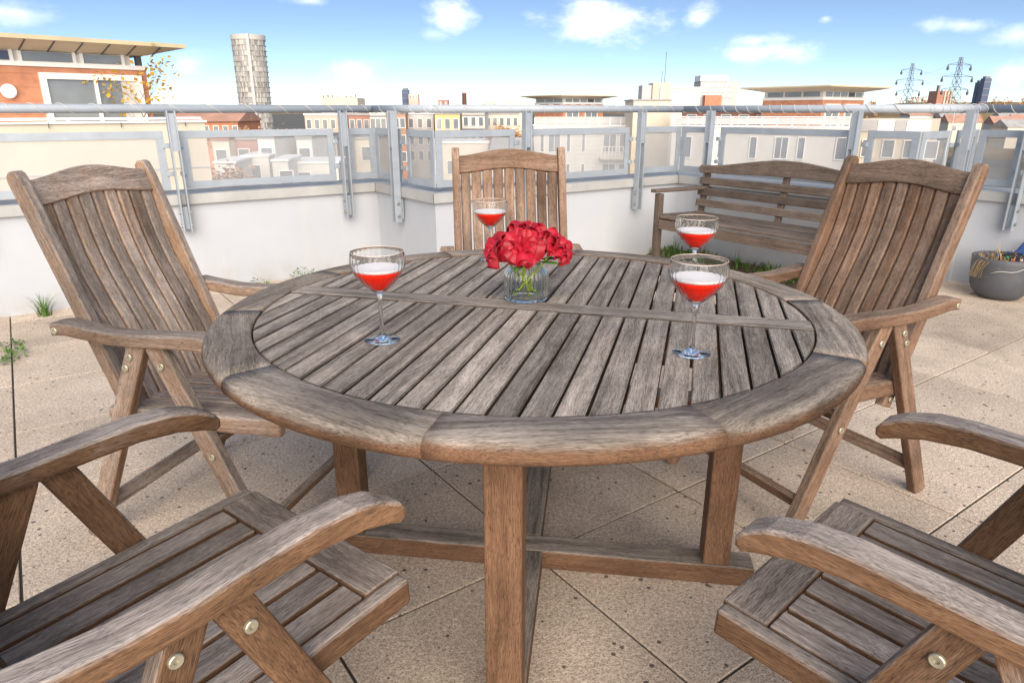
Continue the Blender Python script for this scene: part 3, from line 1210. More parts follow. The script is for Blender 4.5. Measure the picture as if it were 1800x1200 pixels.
def weed(name, loc, n, h, spread, seed, label):
    """leafy weed: small oval leaves on short stems"""
    rnd = random.Random(seed)
    bm = bmesh.new()
    for k in range(n):
        a = rnd.uniform(0, 6.283)
        rr = spread * rnd.random() ** .6
        c_ = Vector((rr * math.cos(a), rr * math.sin(a), h * rnd.uniform(.15, 1) * (1 - .5 * rr / spread)))
        L = rnd.uniform(.012, .028)
        d = Vector((rnd.uniform(-1, 1), rnd.uniform(-1, 1), rnd.uniform(.0, .7))).normalized()
        s = d.cross(UP).normalized() * L * .32
        q = [bm.verts.new(p) for p in (c_, c_ + d * L * .5 + s, c_ + d * L, c_ + d * L * .5 - s)]
        bm.faces.new(q)
        if k % 3 == 0:
            t_ = [bm.verts.new(p) for p in (Vector((c_.x * .3, c_.y * .3, 0)), Vector((c_.x * .3 + .002, c_.y * .3, 0)), c_)]
            bm.faces.new(t_)
    o = link(name, to_mesh(bm, name, 'weed_green'), None, Matrix.Translation(loc))
    tag(o, label, 'weed')
    return o


o = blades('grass_tuft', (-2.895, 4.06, 0), 46, .16, .07, 'weed_green', 3)
tag(o, 'grass tuft at the foot of the white wall on the left', 'grass')
jn = [(-2.70, 3.49), (-2.62, 3.38), (-2.56, 3.30), (-2.53, 3.22), (-2.73, 3.20)]
for k, (x, y) in enumerate(jn):
    o = weed('joint_weed', (x, y, 0), 34, .035, .055, 20 + k, ['farthest', 'second farthest', 'middle', 'nearest', 'leftmost, off-line'][k] + ' of the small weeds in the paving joint at far left')
    o['group'] = 'weeds in the left paving joint'
weed('wall_weed', (-1.83, 4.78, 0), 60, .07, .09, 31, 'low weed at the wall foot just left of the far table edge')
weed('wall_weed', (-1.56, 4.98, 0), 80, .11, .10, 32, 'taller weed at the wall foot just over the far left table edge')
# strip of soil and weeds under the bench
soil = []
bm = bmesh.new()
n = 26
top = []
bot = []
for j in range(n + 1):
    t_ = -.25 + 2.15 * j / n
    w_ = .33 + .06 * math.sin(j * 1.3) + .04 * math.sin(j * 2.9)
    p = C3 + E2 * t_
    a = p + E1 * .03
    b_ = p - E1 * (w_ if 1 < j < n - 1 else .03)
    m_ = p - E1 * w_ * .45
    bot.append((bm.verts.new((a.x, a.y, .02)), bm.verts.new((m_.x, m_.y, .024 + .008 * math.sin(j))), bm.verts.new((b_.x, b_.y, .0005))))
for A_, B_ in zip(bot[:-1], bot[1:]):
    bm.faces.new((A_[0], A_[1], B_[1], B_[0]))
    bm.faces.new((A_[1], A_[2], B_[2], B_[1]))
tag(link('soil_strip', to_mesh(bm, 'soil_strip', 'soil', True)), 'strip of brown soil along the wall foot under the bench', 'soil', kind='stuff')
bm = bmesh.new()
rnd = random.Random(5)
for k in range(1900):
    t_ = rnd.uniform(-.25, 1.9)
    dens = .55 + .45 * math.sin(t_ * 5.2 + 1) * math.sin(t_ * 2.3)
    if rnd.random() > dens:
        continue
    w_ = rnd.uniform(.0, .2) if rnd.random() < .7 else rnd.uniform(.1, .32)
    p = C3 + E2 * t_ - E1 * w_
    h = rnd.uniform(.02, .075) * (1.5 if rnd.random() < .06 else 1)
    a = rnd.uniform(0, 6.283)
    d = Vector((math.cos(a) * .5, math.sin(a) * .5, 1)).normalized()
    s = Vector((-math.sin(a), math.cos(a), 0)) * .007
    c_ = Vector((p.x, p.y, .012))
    q = [bm.verts.new(v) for v in (c_ - s * .4, c_ + s * .4, c_ + d * h * .6 + s, c_ + d * h, c_ + d * h * .6 - s)]
    bm.faces.new(q)
tag(link('weed_strip', to_mesh(bm, 'weed_strip', 'weed_green')), 'low green weeds growing along the wall foot under the bench', 'weeds', kind='stuff')
for k, (t_, w_, h) in enumerate(((.10, .10, .20), (.42, .13, .17), (.78, .12, .15), (1.35, .10, .12))):
    o = blades('tall_weed', C3 + E2 * t_ - E1 * w_ + UP * .01, 14, h, .05, 'weed_green', 50 + k, .005, .4)
    tag(o, ['tallest thin weed by the left bench leg', 'thin weed under the left half of the bench', 'thin weed under the middle of the bench', 'short thin weed under the right half of the bench'][k], 'weed')

PLC = Vector((3.30, 4.50, 0))
planter = tag(empty('planter', PLC), 'dark grey rounded plastic planter bowl by the wall at the right', 'planter')
po = [(.0, .0), (.085, .0), (.125, .012), (.160, .05), (.178, .10), (.187, .17), (.192, .25), (.193, .28)]
pi_ = [(.184, .28), (.180, .24), (.0, .235)]
link('bowl', lathe_mesh(po + [(.184, .281), (.180, .245)], 48, 'planter_grey'), planter)
link('soil', lathe_mesh([(.0, .243), (.178, .240), (.178, .236), (.0, .236)], 32, 'soil'), planter)
pts = [(.197 * math.cos(a), .197 * math.sin(a), .19 + .06 * (k / 9) + .008 * math.sin(k)) for k, a in enumerate([R(215 + 8 * i) for i in range(10)])]
tag(link('string', tube_mesh(pts, .0018, 'wire_white', 5), None, Matrix.Translation(PLC)), 'pale string lying across the front of the grey planter', 'string')
rnd = random.Random(9)
bm = bmesh.new()
for k in range(150):
    a = rnd.uniform(0, 6.283)
    r0 = .16 * rnd.random() ** .5
    p = Vector((r0 * math.cos(a), r0 * math.sin(a), .235))
    d = Vector((rnd.uniform(-1, 1), rnd.uniform(-1, 1), rnd.uniform(.05, .6))).normalized()
    L = rnd.uniform(.05, .15)
    droop = Vector((0, 0, -.05)) if rnd.random() < .3 else Vector((0, 0, 0))
    s = d.cross(UP).normalized() * .003
    q0, q1, q2 = p, p + d * L * .5 + Vector((0, 0, .03)), p + d * L + droop
    q = [bm.verts.new(v) for v in (q0 - s, q0 + s, q1 + s, q1 - s)]
    bm.faces.new(q)
    q = [bm.verts.new(v) for v in (q1 - s, q1 + s, q2)]
    bm.faces.new(q)
for k in range(16):
    p = Vector((-.17 + rnd.uniform(-.02, .02), -.06 + rnd.uniform(-.05, .05), .26))
    pr_ = None
    s = Vector((0, .003, 0))
    for j in range(5):
        u = j / 4
        c_ = p + Vector((-.07 * u + rnd.uniform(-.006, .006), rnd.uniform(-.01, .01), .02 * math.sin(3.1 * u) - .10 * u * u))
        cur = (bm.verts.new(c_ - s), bm.verts.new(c_ + s))
        if pr_:
            bm.faces.new((pr_[0], pr_[1], cur[1], cur[0]))
        pr_ = cur
tag(link('dried_plant', to_mesh(bm, 'dried_plant', 'straw'), None, Matrix.Translation(PLC)), 'dried straw-coloured plant remains in the grey planter', 'plant')
pts = []
for k in range(90):
    a = k * .55
    rr = .06 + .035 * math.sin(k * .37)
    pts.append((.05 + rr * math.cos(a), -.02 + rr * math.sin(a), .262 + .02 * math.sin(k * .83) + .012))
lights = tag(empty('string_lights', PLC), 'tangled dark string lights with coloured bulbs in the grey planter', 'lights')
link('cable', tube_mesh(pts, .004, 'black_rubber', 6), lights)
for k, (x, y, z, mt) in enumerate(((-.05, -.07, .285, 'green_plastic'), (-.02, -.09, .28, 'red_plastic'), (.03, -.10, .285, 'foam'), (.08, -.06, .30, 'green_plastic'), (-.08, -.04, .29, 'blue_plastic'))):
    link('bulb', lathe_mesh([(.0, 0), (.008, .003), (.010, .010), (.007, .018), (.0, .022)], 12, mt), lights, Matrix.Translation((x, y, z)) @ Matrix.Rotation(1.2 + k, 4, 'X'))
bm = bmesh.new()
bmesh.ops.create_grid(bm, x_segments=8, y_segments=8, size=.09)
for v in bm.verts:
    v.co.z = .02 * math.sin(v.co.x * 45) + .015 * math.cos(v.co.y * 38 + 1)
bmesh.ops.solidify(bm, geom=bm.faces[:], thickness=.004)
tag(link('blue_bag', to_mesh(bm, 'blue_bag', 'blue_plastic', True), None, Matrix.Translation(PLC + Vector((.145, -.01, .315))) @ Matrix.Rotation(-.55, 4, 'Y') @ Matrix.Rotation(.3, 4, 'X')), 'crumpled blue plastic sheet sticking out of the grey planter', 'bag')

# ------------------------------------------------------------------ the city
SP, CP = math.sin(PITCH), math.cos(PITCH)


def W(px, py, Y):
    """place in the world for a sight line (photograph pixel) at distance Y"""
    u, v = (px - 900) / 1200, (py - 600) / 1200
    t_ = Y / (CP - SP * v)
    return Vector((u * t_, Y, CAM_H - (SP + CP * v) * t_))


GZ = -16.0
bm = bmesh.new()
q = [bm.verts.new(p) for p in ((-4000, -500, GZ), (4000, -500, GZ), (4000, 7000, GZ), (-4000, 7000, GZ))]
bm.faces.new(q)
tag(link('city_ground', to_mesh(bm, 'ground', 'city_ground')), kind='structure')


def building(name, label, corner, ang, w, dpt, z0, z1, material, cat='building', group=None):
    """local x along the front, y to the back; corner = front left foot"""
    e = empty(name, (corner[0], corner[1], 0), R(ang))
    tag(e, label, cat, group)
    box('wall', e, (0, 0, z0), (w, dpt, z1), material)
    return e


def window(e, x0, x1, z0, z1, frame='frame_white', pane='window_glass', mull=0, side=None, fr=.08, w=0):
    """window on the front (side None), the left side ('L', along y) or the right side ('R', needs w)"""
    f = empty('window', parent=e)
    if side == 'L':
        f.matrix_basis = Matrix.Translation((0, 0, 0)) @ Matrix.Rotation(-math.pi / 2, 4, 'Z')
        x0, x1 = -x1, -x0
    elif side == 'R':
        f.matrix_basis = Matrix.Translation((w, 0, 0)) @ Matrix.Rotation(math.pi / 2, 4, 'Z')
    pn = box('pane', f, (x0, -.04, z0), (x1, .05, z1), pane)
    for a, b_ in ((x0 - fr, x0), (x1, x1 + fr)):
        box('frame', f, (a, -.09, z0 - fr), (b_, .05, z1 + fr), frame)
    for a, b_ in ((z0 - fr, z0), (z1, z1 + fr)):
        box('frame', f, (x0, -.088, a), (x1, .05, b_), frame)
    for k in range(mull):
        xm = x0 + (x1 - x0) * (k + 1) / (mull + 1)
        box('mullion', f, (xm - fr * .4, -.075, z0), (xm + fr * .4, .05, z1), frame)
    return f


def eaves_roof(e, w, d, z_in, z_out, over, edge='roof_edge', soffit='roof_soffit', boards=True):
    """flat roof whose wide eaves tilt up to a thin edge"""
    bm = bmesh.new()
    a = [bm.verts.new(p) for p in ((0, 0, z_in), (w, 0, z_in), (w, d, z_in), (0, d, z_in))]
    b_ = [bm.verts.new(p) for p in ((-over, -over, z_out - .10), (w + over, -over, z_out - .10), (w + over, d + over, z_out - .10), (-over, d + over, z_out - .10))]
    for k in range(4):
        bm.faces.new((a[k], b_[k], b_[(k + 1) % 4], a[(k + 1) % 4]))
    bm.faces.new(a[::-1])
    rf = link('roof', to_mesh(bm, 'soffit', soffit), e)
    box('roof_edge', rf, (-over - .02, -over - .02, z_out - .099), (w + over + .02, d + over + .02, z_out), edge)
    if boards:
        sl = (z_out - .10 - z_in) / over
        x = .5
        while x < w + over - .2:
            bar('soffit_joint', rf, (x, -.02, z_in - .008 + .0), (x, -over + .03, z_in - .008 + (over - .03) * sl), .03, .02, UP, 'dark_frame', 0)
            x += .62
    return rf


def balustrade(e, x0, x1, y, z0, z1, step=1.2, material='frame_white', glass=None):
    g = empty('balustrade', parent=e)
    box('top_bar', g, (x0, y - .03, z1 - .06), (x1, y + .03, z1), material)
    n_ = max(1, int((x1 - x0) / step))
    for k in range(n_ + 1):
        x = x0 + (x1 - x0) * k / n_
        box('upright', g, (x - .03, y - .025, z0), (x + .03, y + .025, z1 - .06), material)
    if glass:
        box('infill', g, (x0, y - .008, z0 + .08), (x1, y + .008, z1 - .1), glass)
    return g


# --- B1: brick penthouse on the left
d1 = Vector((math.cos(R(46)), math.sin(R(46)), 0))
n1v = Vector((-d1.y, d1.x, 0))
K = Vector((-10.18, 20.4, 0))
LW = 9.0
c0 = K - d1 * LW
e = empty('brick_penthouse', c0, R(46))
tag(e, 'orange brick penthouse with wide tilted eaves at the left edge', 'building')
# local: x 0..LW, front y=0
zf, zbk, zcl, zso = -.2, 2.26, 2.37, 2.63
for k in range(15):        # brick courses in bands proud of each other
    z0_ = zf + (zbk - zf) * k / 15
    z1_ = zf + (zbk - zf) * (k + 1) / 15
    box('brick_band', e, (0 + .004 * (k % 2), .0 + .012 * (k % 2), z0_), (LW - .004 * (k % 2), 6, z1_), 'brick_orange')
box('white_band', e, (-.03, -.05, zbk), (LW + .03, 6.03, zcl), 'frame_white')
box('clerestory_wall', e, (.05, .08, zcl), (LW - .35, 6, zso), 'render_white')
for (s0, s1, pn) in ((.25, 1.25, 'window_glass'), (1.42, 2.62, 'window_glass'), (2.8, 4.1, 'navy_clad'), (4.3, 5.5, 'window_glass')):
    f = empty('clerestory_window', parent=e)
    box('pane', f, (LW - .3 - s1, .03, zcl + .03), (LW - .3 - s0, .10, zso - .03), pn)
    for xx in (s0, s1):
        box('frame', f, (LW - .3 - xx - .04, .0, zcl), (LW - .3 - xx + .04, .11, zso), 'frame_white')
box('corner_post', e, (LW - .2, .05, zcl), (LW - .06, .2, zso), 'dark_frame')
eaves_roof(e, LW, 6, zso, 2.93, .82)
f = empty('patio_window', parent=e)
x1_, x0_ = LW - .30, LW - 2.50
box('pane', f, (x0_, -.05, .0), (x1_, .02, 1.98), 'window_glass')
for a, b_ in ((x0_ - .11, x0_ + .03), (x1_ - .03, x1_ + .11), (LW - 1.39, LW - 1.31)):
    box('frame', f, (a, -.12, -.1), (b_, .02, 1.98), 'frame_white')
box('frame', f, (x0_ - .112, -.125, 1.97), (x1_ + .112, .02, 2.12), 'frame_white')
box('blind', f, (x1_ - .42, -.07, 0), (x1_ - .03, -.045, 1.97), 'render_white')
link('round_lamp', cyl_mesh(.17, .09, 'frame_white', 24, .03), e, Matrix.Translation((LW - 3.32, -.05, 1.66)) @ Matrix.Rotation(math.pi / 2, 4, 'X'))
# block below with parapet and railing
c1 = c0 - n1v * 1.6
e = building('cream_apartment_block', 'cream rendered apartment block below the brick penthouse, behind the left railing', c1, 46, LW + .75, 9, GZ, .90, 'render_cream')
box('parapet_cap', e, (-.05, -.05, .90), (LW + .80, .25, .95), 'frame_white')
for k in range(6):
    box('cap_joint', e, (1.2 + k * 1.6, -.054, .80), (1.215 + k * 1.6, -.04, .94), 'dark_frame')
balustrade(e, 0, LW + .7, .1, .95, 1.04, 1.5)
for zz in (-2.4, -5.2, -8.0):
    box('facade_strip', e, (0, -.02, zz + 2.1), (LW + .75, .01, zz + 2.14), 'render_grey')  # thin grey strip standing just proud of the cream facade
    for xx in (1.0, 4.2, 7.2):
        window(e, xx, xx + 1.3, zz - .2, zz + 1.3, mull=1)


# --- trees
def tree(name, label, base, h, crown_r, leaf_mat, seed, leaves=900, leaf=.09, crown_z=.55, group=None, trunk_r=.06, flat=1.0, cat='tree'):
    rnd = random.Random(seed)
    tr = tag(empty(name, base), label, cat, group)
    bmt = bmesh.new()
    tips = []

    def limb(p, d, L, r, depth):
        segs = 4
        prev = None
        q = p.copy()
        dd = d.copy()
        for j in range(segs + 1):
            a = Vector((1, 0, 0)) if abs(dd.x) < .8 else Vector((0, 1, 0))
            u = dd.cross(a).normalized()
            v = dd.cross(u)
            rr = r * (1 - .55 * j / segs)
            ring = [bmt.verts.new(q + u * rr * math.cos(k * 1.2566) + v * rr * math.sin(k * 1.2566)) for k in range(5)]
            if prev:
                for k in range(5):
                    bmt.faces.new((prev[k], prev[(k + 1) % 5], ring[(k + 1) % 5], ring[k]))
            prev = ring
            if j < segs:
                dd = (dd + Vector((rnd.uniform(-.16, .16), rnd.uniform(-.16, .16), rnd.uniform(-.02, .12)))).normalized()
                q = q + dd * L / segs
                if depth < 3 and j >= 1:
                    for _ in range(2 if depth else 2):
                        a2 = rnd.uniform(0, 6.283)
                        nd = (dd * .75 + Vector((math.cos(a2), math.sin(a2), rnd.uniform(-.05, .45))) * .8).normalized()
                        limb(q, nd, L * rnd.uniform(.42, .66), r * (1 - .55 * j / segs) * .55, depth + 1)
        tips.append(q)
        if depth >= 2:
            tips.append(p.lerp(q, .5))
    limb(Vector((0, 0, 0)), Vector((0, 0, 1)), h * .72, trunk_r, 0)
    link('trunk', to_mesh(bmt, 'trunk', 'bark'), tr)
    bml = bmesh.new()
    for k in range(leaves):
        c_ = rnd.choice(tips) + Vector((rnd.gauss(0, 1), rnd.gauss(0, 1), rnd.gauss(0, 1) * flat)) * crown_r * .13
        L = leaf * rnd.uniform(.6, 1.3)
        d = Vector((rnd.uniform(-1, 1), rnd.uniform(-1, 1), rnd.uniform(-.8, .5))).normalized()
        s = d.cross(Vector((rnd.uniform(-1, 1), rnd.uniform(-1, 1), 1))).normalized() * L * .36
        q = [bml.verts.new(v) for v in (c_, c_ + d * L * .5 + s, c_ + d * L, c_ + d * L * .5 - s)]
        bml.faces.new(q)
    link('crown', to_mesh(bml, 'crown', leaf_mat), tr)
    return tr


pt = K - d1 * .25 - n1v * .75
tree('yellow_sapling', 'thin sapling with sparse yellow leaves in front of the brick penthouse corner', (pt.x, pt.y, .0), 1.95, 1.0, 'leaf_yellow', 4, 210, .13, trunk_r=.02)

# --- cylinder tower
ct = W(450, 190, 400)
tw = empty('round_tower', (ct.x, 400, 0))
tag(tw, 'tall cylindrical concrete tower block rising above the left rail', 'tower')
TRd = 8.8
ztop = 39.5
link('shaft', lathe_mesh([(TRd - .5, GZ), (TRd - .5, ztop - .3), (0, ztop - .3)], 64, 'tower_panel', smooth=False), tw)
rnd = random.Random(3)
fl = 22
mesh_p = {}
for k in range(fl):
    z0_ = ztop - 2.4 - k * 2.62
    box_k = lathe_mesh([(TRd - .45, z0_ - .32), (TRd + .05, z0_ - .32), (TRd + .05, z0_), (TRd - .45, z0_)], 64, 'tower_panel', smooth=False, closed=True)
    link('floor_band', box_k, tw)
    for a_ in range(0, 36):
        ang = R(180 + a_ * 5.0 + (2.5 if k % 2 else 0))
        if 0 <= k < fl and rnd.random() < .74:
            mt = rnd.choice(['tower_light', 'tower_panel', 'tower_panel', 'tower_panel', 'tower_light', 'tower_dark', 'tower_light'])
            M = Matrix.Rotation(ang, 4, 'Z') @ Matrix.Translation((TRd - .32, 0, z0_ - 1.47))
            link('cladding_panel', box_mesh(.5, .72, 2.25, 0, mt), tw, M)
link('crown_ring', lathe_mesh([(TRd - .6, ztop - 2.4), (TRd + .1, ztop - 2.4), (TRd + .1, ztop), (TRd - .6, ztop)], 64, 'tower_light', smooth=False, closed=True), tw)
box('lift_slot', tw, (1.9, -TRd - .25, GZ), (3.5, -TRd + 1.6, ztop + .15), 'render_grey')

# --- townhouses seen through the left panels
rnd = random.Random(12)
units = [(372, 402, 247, 46, 'render_cream', 'brick_dark'), (402, 452, 246, 47, 'brick_dark', 'roof_grey'), (452, 482, 243, 44, 'render_white', 'roof_grey'), (482, 520, 247, 50, 'brick_dark', 'roof_grey'),
         (520, 548, 244, 46, 'render_white', 'roof_grey'), (548, 592, 246, 52, 'render_grey', 'roof_grey'), (592, 660, 245, 58, 'render_cream', 'roof_grey')]
tl = ['cream end house', 'first dark brick house', 'narrow white house', 'second dark brick house', 'white house left of the grey one', 'grey house', 'cream house at the right end']
for k, (xa, xb, yt, Y, mt, rm) in enumerate(units):
    A, B = W(xa, yt, Y), W(xb, yt, Y)
    w_ = (B.x - A.x) * .99
    e = building('town_house', tl[k] + ' of the row seen through the left perforated panels', (A.x, Y), 0, w_, 8, GZ, A.z, mt, 'house', 'houses behind the left panels')
    box('flat_roof', e, (-.05, -.1, A.z), (w_ + .05, 8.1, A.z + .18), rm)
    nwin = max(1, int(w_ / 1.1))
    for zz in (-1.55, -3.6, -5.7):
        for j in range(nwin):
            xw = w_ * (j + .5) / nwin
            window(e, xw - .34, xw + .34, A.z + zz - .1, A.z + zz + .95, fr=.05)
# garden walls and white ground floor blocks in front of the row
for k, (xa, xb, yt, Y) in enumerate(((376, 412, 287, 38), (425, 470, 276, 42), (478, 505, 284, 37), (512, 592, 288, 40))):
    A, B = W(xa, yt, Y), W(xb, yt, Y)
    e = building('white_annex', ['first', 'second, longest-set-back', 'third', 'fourth and widest'][k] + ' white flat-roofed annex below the row seen through the left panel', (A.x, Y), 8, B.x - A.x, 4.5, GZ, A.z, 'render_white', 'annex', 'white annexes behind the left panel')
    box('coping', e, (-.06, -.06, A.z), (B.x - A.x + .06, 4.56, A.z + .1), 'frame_white')
    window(e, .35, 1.0, A.z - 1.7, A.z - .5, fr=.05)

# --- far skyline
for nm, lab, xa, xb, ya, Y, mt, cat in [
    ('far_block', 'pale far block with broken roofline right of the round tower', 563, 628, 172, 520, 'render_cream', 'building'),
    ('navy_tower', 'small navy tower block on the skyline left of the chimney', 706, 718, 158, 700, 'navy_clad', 'tower'),
    ('pink_block', 'pinkish block beside the small navy tower on the skyline', 718, 735, 166, 690, 'clad_pink', 'building'),
    ('far_roof_block', 'low dark far block between the navy tower and the chimney', 770, 788, 176, 600, 'brick_dark', 'building'),
    ('far_cream_block', 'low cream far block right of the chimney', 848, 872, 177, 560, 'render_cream', 'building'),
    ('far_low_block', 'long low cream block on the skyline left of the centre pavilion', 885, 935, 180, 480, 'render_cream', 'building'),
    ('twin_tower', 'left one of the pair of navy towers on the right skyline', 1721, 1731, 145, 600, 'navy_clad', 'tower'),
    ('twin_tower', 'right and taller one of the pair of navy towers on the right skyline', 1732, 1744, 138, 590, 'navy_clad', 'tower'),
    ('dark_mill', 'dark old mill with pale buttresses below the right-hand pylon', 1649, 1676, 160, 420, 'brick_dark', 'building'),
]:
    A, B = W(xa, ya, Y), W(xb, ya, Y)
    w_ = B.x - A.x
    e = building(nm, lab, (A.x, Y), 0, w_, w_, GZ, A.z, mt, cat)
    if nm == 'far_block':
        for k in range(8):
            box('turret', e, (w_ * k / 8, 0, A.z), (w_ * (k + .55) / 8, 4, A.z + rnd.uniform(.6, 2.6)), 'render_cream')
    elif nm == 'dark_mill':
        for k in range(3):
            box('buttress', e, (w_ * (.45 + .2 * k), -.6, GZ), (w_ * (.52 + .2 * k), 0, A.z + .5), 'render_cream')
        box('corner_turret', e, (0, 0, A.z), (w_ * .12, 2, A.z + 3), 'tower_dark')
    elif cat == 'tower':
        box('roof_plant', e, (w_ * .15, w_ * .15, A.z), (w_ * .85, w_ * .85, A.z + 1.6), 'tower_dark')
        for zz in range(4):
            box('floor_line', e, (-.05, -.12, A.z - 3 - zz * 5), (w_ + .05, .1, A.z - 2.5 - zz * 5), 'tower_dark')
    else:
        nw = max(2, int(w_ / 3))
        for j in range(nw):
            xw = w_ * (j + .5) / nw
            window(e, xw - .7, xw + .7, A.z - 3.4, A.z - 1.4, fr=.1)
A = W(816, 163, 520)
ch_ = link('brick_chimney', lathe_mesh([(2.2, GZ), (1.55, A.z - .8), (1.75, A.z - .8), (1.75, A.z), (1.2, A.z), (1.2, A.z - 2)], 20, 'brick_dark'), None, Matrix.Translation((A.x, 520, 0)))
tag(ch_, 'tall slim brick factory chimney on the skyline behind the back chair', 'chimney')

# --- mid-distance blocks between the round tower and the centre pavilion
mids = [
    (535, 606, 203, 95, 'clad_pink', 'dark brick flats with pale mullions above the panel, right of the round tower'),
    (612, 650, 203, 90, 'brick_dark', 'dark brick flats just left of the inner railing corner'),
    (650, 678, 200, 85, 'render_white', 'pale narrow block above the inner railing corner'),
    (680, 712, 200, 88, 'roof_red', 'red-brown block with white windows above the panel'),
    (714, 762, 201, 92, 'render_grey', 'grey block with tall windows left of the mustard one'),
    (764, 808, 201, 84, 'mustard', 'mustard and white shop block above the panel behind the back chair'),
    (812, 852, 199, 98, 'render_white', 'white banded block above the panel, straight below the chimney'),
    (852, 912, 201, 110, 'render_cream', 'cream colonnaded block behind the orange trees'),
]
for k, (xa, xb, yt, Y, mt, lab) in enumerate(mids):
    A, B = W(xa, yt, Y), W(xb, yt, Y)
    w_ = B.x - A.x
    e = building('city_block', lab, (A.x, Y), random.uniform(-6, 6), w_, 10, GZ, A.z, mt, 'building', 'city blocks beyond the railing')
    box('roof_slab', e, (-.1, -.1, A.z), (w_ + .1, 10.1, A.z + .25), 'roof_grey' if k % 2 else 'frame_white')
    nw = max(3, int(w_ / 1.0))
    for zz in (-.9, -2.9, -4.9):
        for j in range(nw):
            xw = w_ * (j + .5) / nw
            window(e, xw - .28, xw + .28, A.z + zz - .75, A.z + zz + .35, fr=.06, frame='frame_white')
    if mt == 'render_white':
        for zz in (-.2, -2.0, -4.0):
            box('floor_band', e, (-.04, -.14, A.z + zz - .12), (w_ + .04, .02, A.z + zz), 'tower_dark')
A, B = W(757, 252, 62), W(858, 249, 62)
e = building('long_cream_block', 'long cream flat-roofed block seen through the panel behind the back chair', (A.x, 62), 3, B.x - A.x, 8, GZ, A.z, 'render_cream')
box('roof_slab', e, (-.1, -.1, A.z), (B.x - A.x + .1, 8, A.z + .15), 'frame_white')
for j in range(5):
    window(e, .4 + j * 1.02, .95 + j * 1.02, A.z - 2.6, A.z - 1.5, fr=.05)
A, B = W(862, 262, 58), W(930, 262, 58)
e = building('slate_roof_house', 'low house with grey slate roof seen through the panel left of the centre pavilion', (A.x, 58), -4, B.x - A.x, 7, GZ, A.z - .8, 'render_white', 'house')
bm = bmesh.new()
w_ = B.x - A.x
v = [bm.verts.new(p) for p in ((-.2, -.3, A.z - .9), (w_ + .2, -.3, A.z - .9), (w_ + .2, 3.5, A.z + .8), (-.2, 3.5, A.z + .8), (-.2, 7.3, A.z - .9), (w_ + .2, 7.3, A.z - .9))]
for q in ((0, 1, 2, 3), (3, 2, 5, 4), (0, 3, 4), (1, 5, 2), (0, 4, 5, 1)):
    bm.faces.new([v[i] for i in q])
link('roof', to_mesh(bm, 'roof', 'roof_grey'), e)
for k, (px, py, Y, hh, mt, lab, n_) in enumerate([
        (785, 330, 40, 4.5, 'leaf_dark', 'green leafy tree seen through the panel left of the back chair', 2600),
        (455, 226, 70, 5.5, 'leaf_orange', 'orange autumn tree at the foot of the round tower', 2200),
        (500, 224, 74, 5.0, 'leaf_orange', 'second orange autumn tree right of the round tower', 1800),
        (875, 228, 66, 3.6, 'leaf_orange', 'low orange autumn tree left of the centre pavilion', 1800),
        (898, 228, 68, 3.6, 'leaf_orange', 'orange autumn tree touching the centre pavilion parapet', 1600),
        (410, 300, 34, 3.2, 'leaf_orange', 'small brown garden tree between the white annexes', 900),
        (348, 222, 66, 4.2, 'leaf_orange', 'orange autumn tree right of the cream block', 1500)]):
    p = W(px, py, Y)
    tree('autumn_tree' if mt == 'leaf_orange' else 'green_tree', lab, (p.x, p.y, p.z - hh * .95), hh * .72, hh * .5, mt, 60 + k, n_, .24, trunk_r=.12)
A, B = W(300, 214, 80), W(415, 214, 80)
e = building('orange_terrace', 'orange brick terrace glimpsed between the cream block and the round tower', (A.x, 80), 4, B.x - A.x, 9, GZ, A.z, 'brick_orange', 'building')
bm = bmesh.new()
w_ = B.x - A.x
v = [bm.verts.new(p) for p in ((-.2, -.3, A.z), (w_ + .2, -.3, A.z), (w_ + .2, 4.5, A.z + 1.4), (-.2, 4.5, A.z + 1.4), (-.2, 9.3, A.z), (w_ + .2, 9.3, A.z))]
for q in ((0, 1, 2, 3), (3, 2, 5, 4), (0, 3, 4), (1, 5, 2), (0, 4, 5, 1)):
    bm.faces.new([v[i] for i in q])
link('roof', to_mesh(bm, 'roof', 'roof_red'), e)
for j in range(7):
    window(e, .4 + j * 1.05, .9 + j * 1.05, A.z - 1.5, A.z - .5, fr=.06)


# --- pavilions of the same estate
def pavilion(name, label, corner, wl, wr, zroof, ang=35.3):
    """near corner at 'corner'; right face runs along ang, left face runs back"""
    e = empty(name, corner, R(ang))
    tag(e, label, 'building', 'brick roof pavilions with wide eaves')
    zb_, zw, zc = zroof - .95, zroof - .78, zroof - .35
    for k in range(8):
        a = GZ if k == 0 else zb_ - 2.2 + 2.2 * k / 8
        b_ = zb_ - 2.2 + 2.2 * (k + 1) / 8
        box('brick_band', e, (.006 * (k % 2), .012 * (k % 2), a), (wr, wl, b_), 'brick_orange')
    box('white_band', e, (-.04, -.04, zb_), (wr + .04, wl + .04, zw), 'frame_white')
    box('clerestory_wall', e, (.06, .06, zw), (wr - .06, wl - .06, zc), 'render_white')
    for j in range(5):
        x0_ = .4 + (wr - .6) * j / 5
        f = box('clerestory_pane', e, (x0_, .03, zw + .06), (x0_ + (wr - .6) / 5 - .18, .1, zc - .05), 'window_glass' if j != 3 else 'dark_frame')
    for j in range(3):
        y0_ = .3 + (wl - .5) * j / 3
        box('clerestory_pane', e, (.03, y0_, zw + .06), (.1, y0_ + (wl - .5) / 3 - .18, zc - .05), 'window_glass')
    eaves_roof(e, wr, wl, zc, zroof, 1.25, boards=False)
    for x0_ in (.5, wr * .55):
        window(e, x0_, x0_ + 1.7, zb_ - 2.0, zb_ - .35, mull=1)
    return e


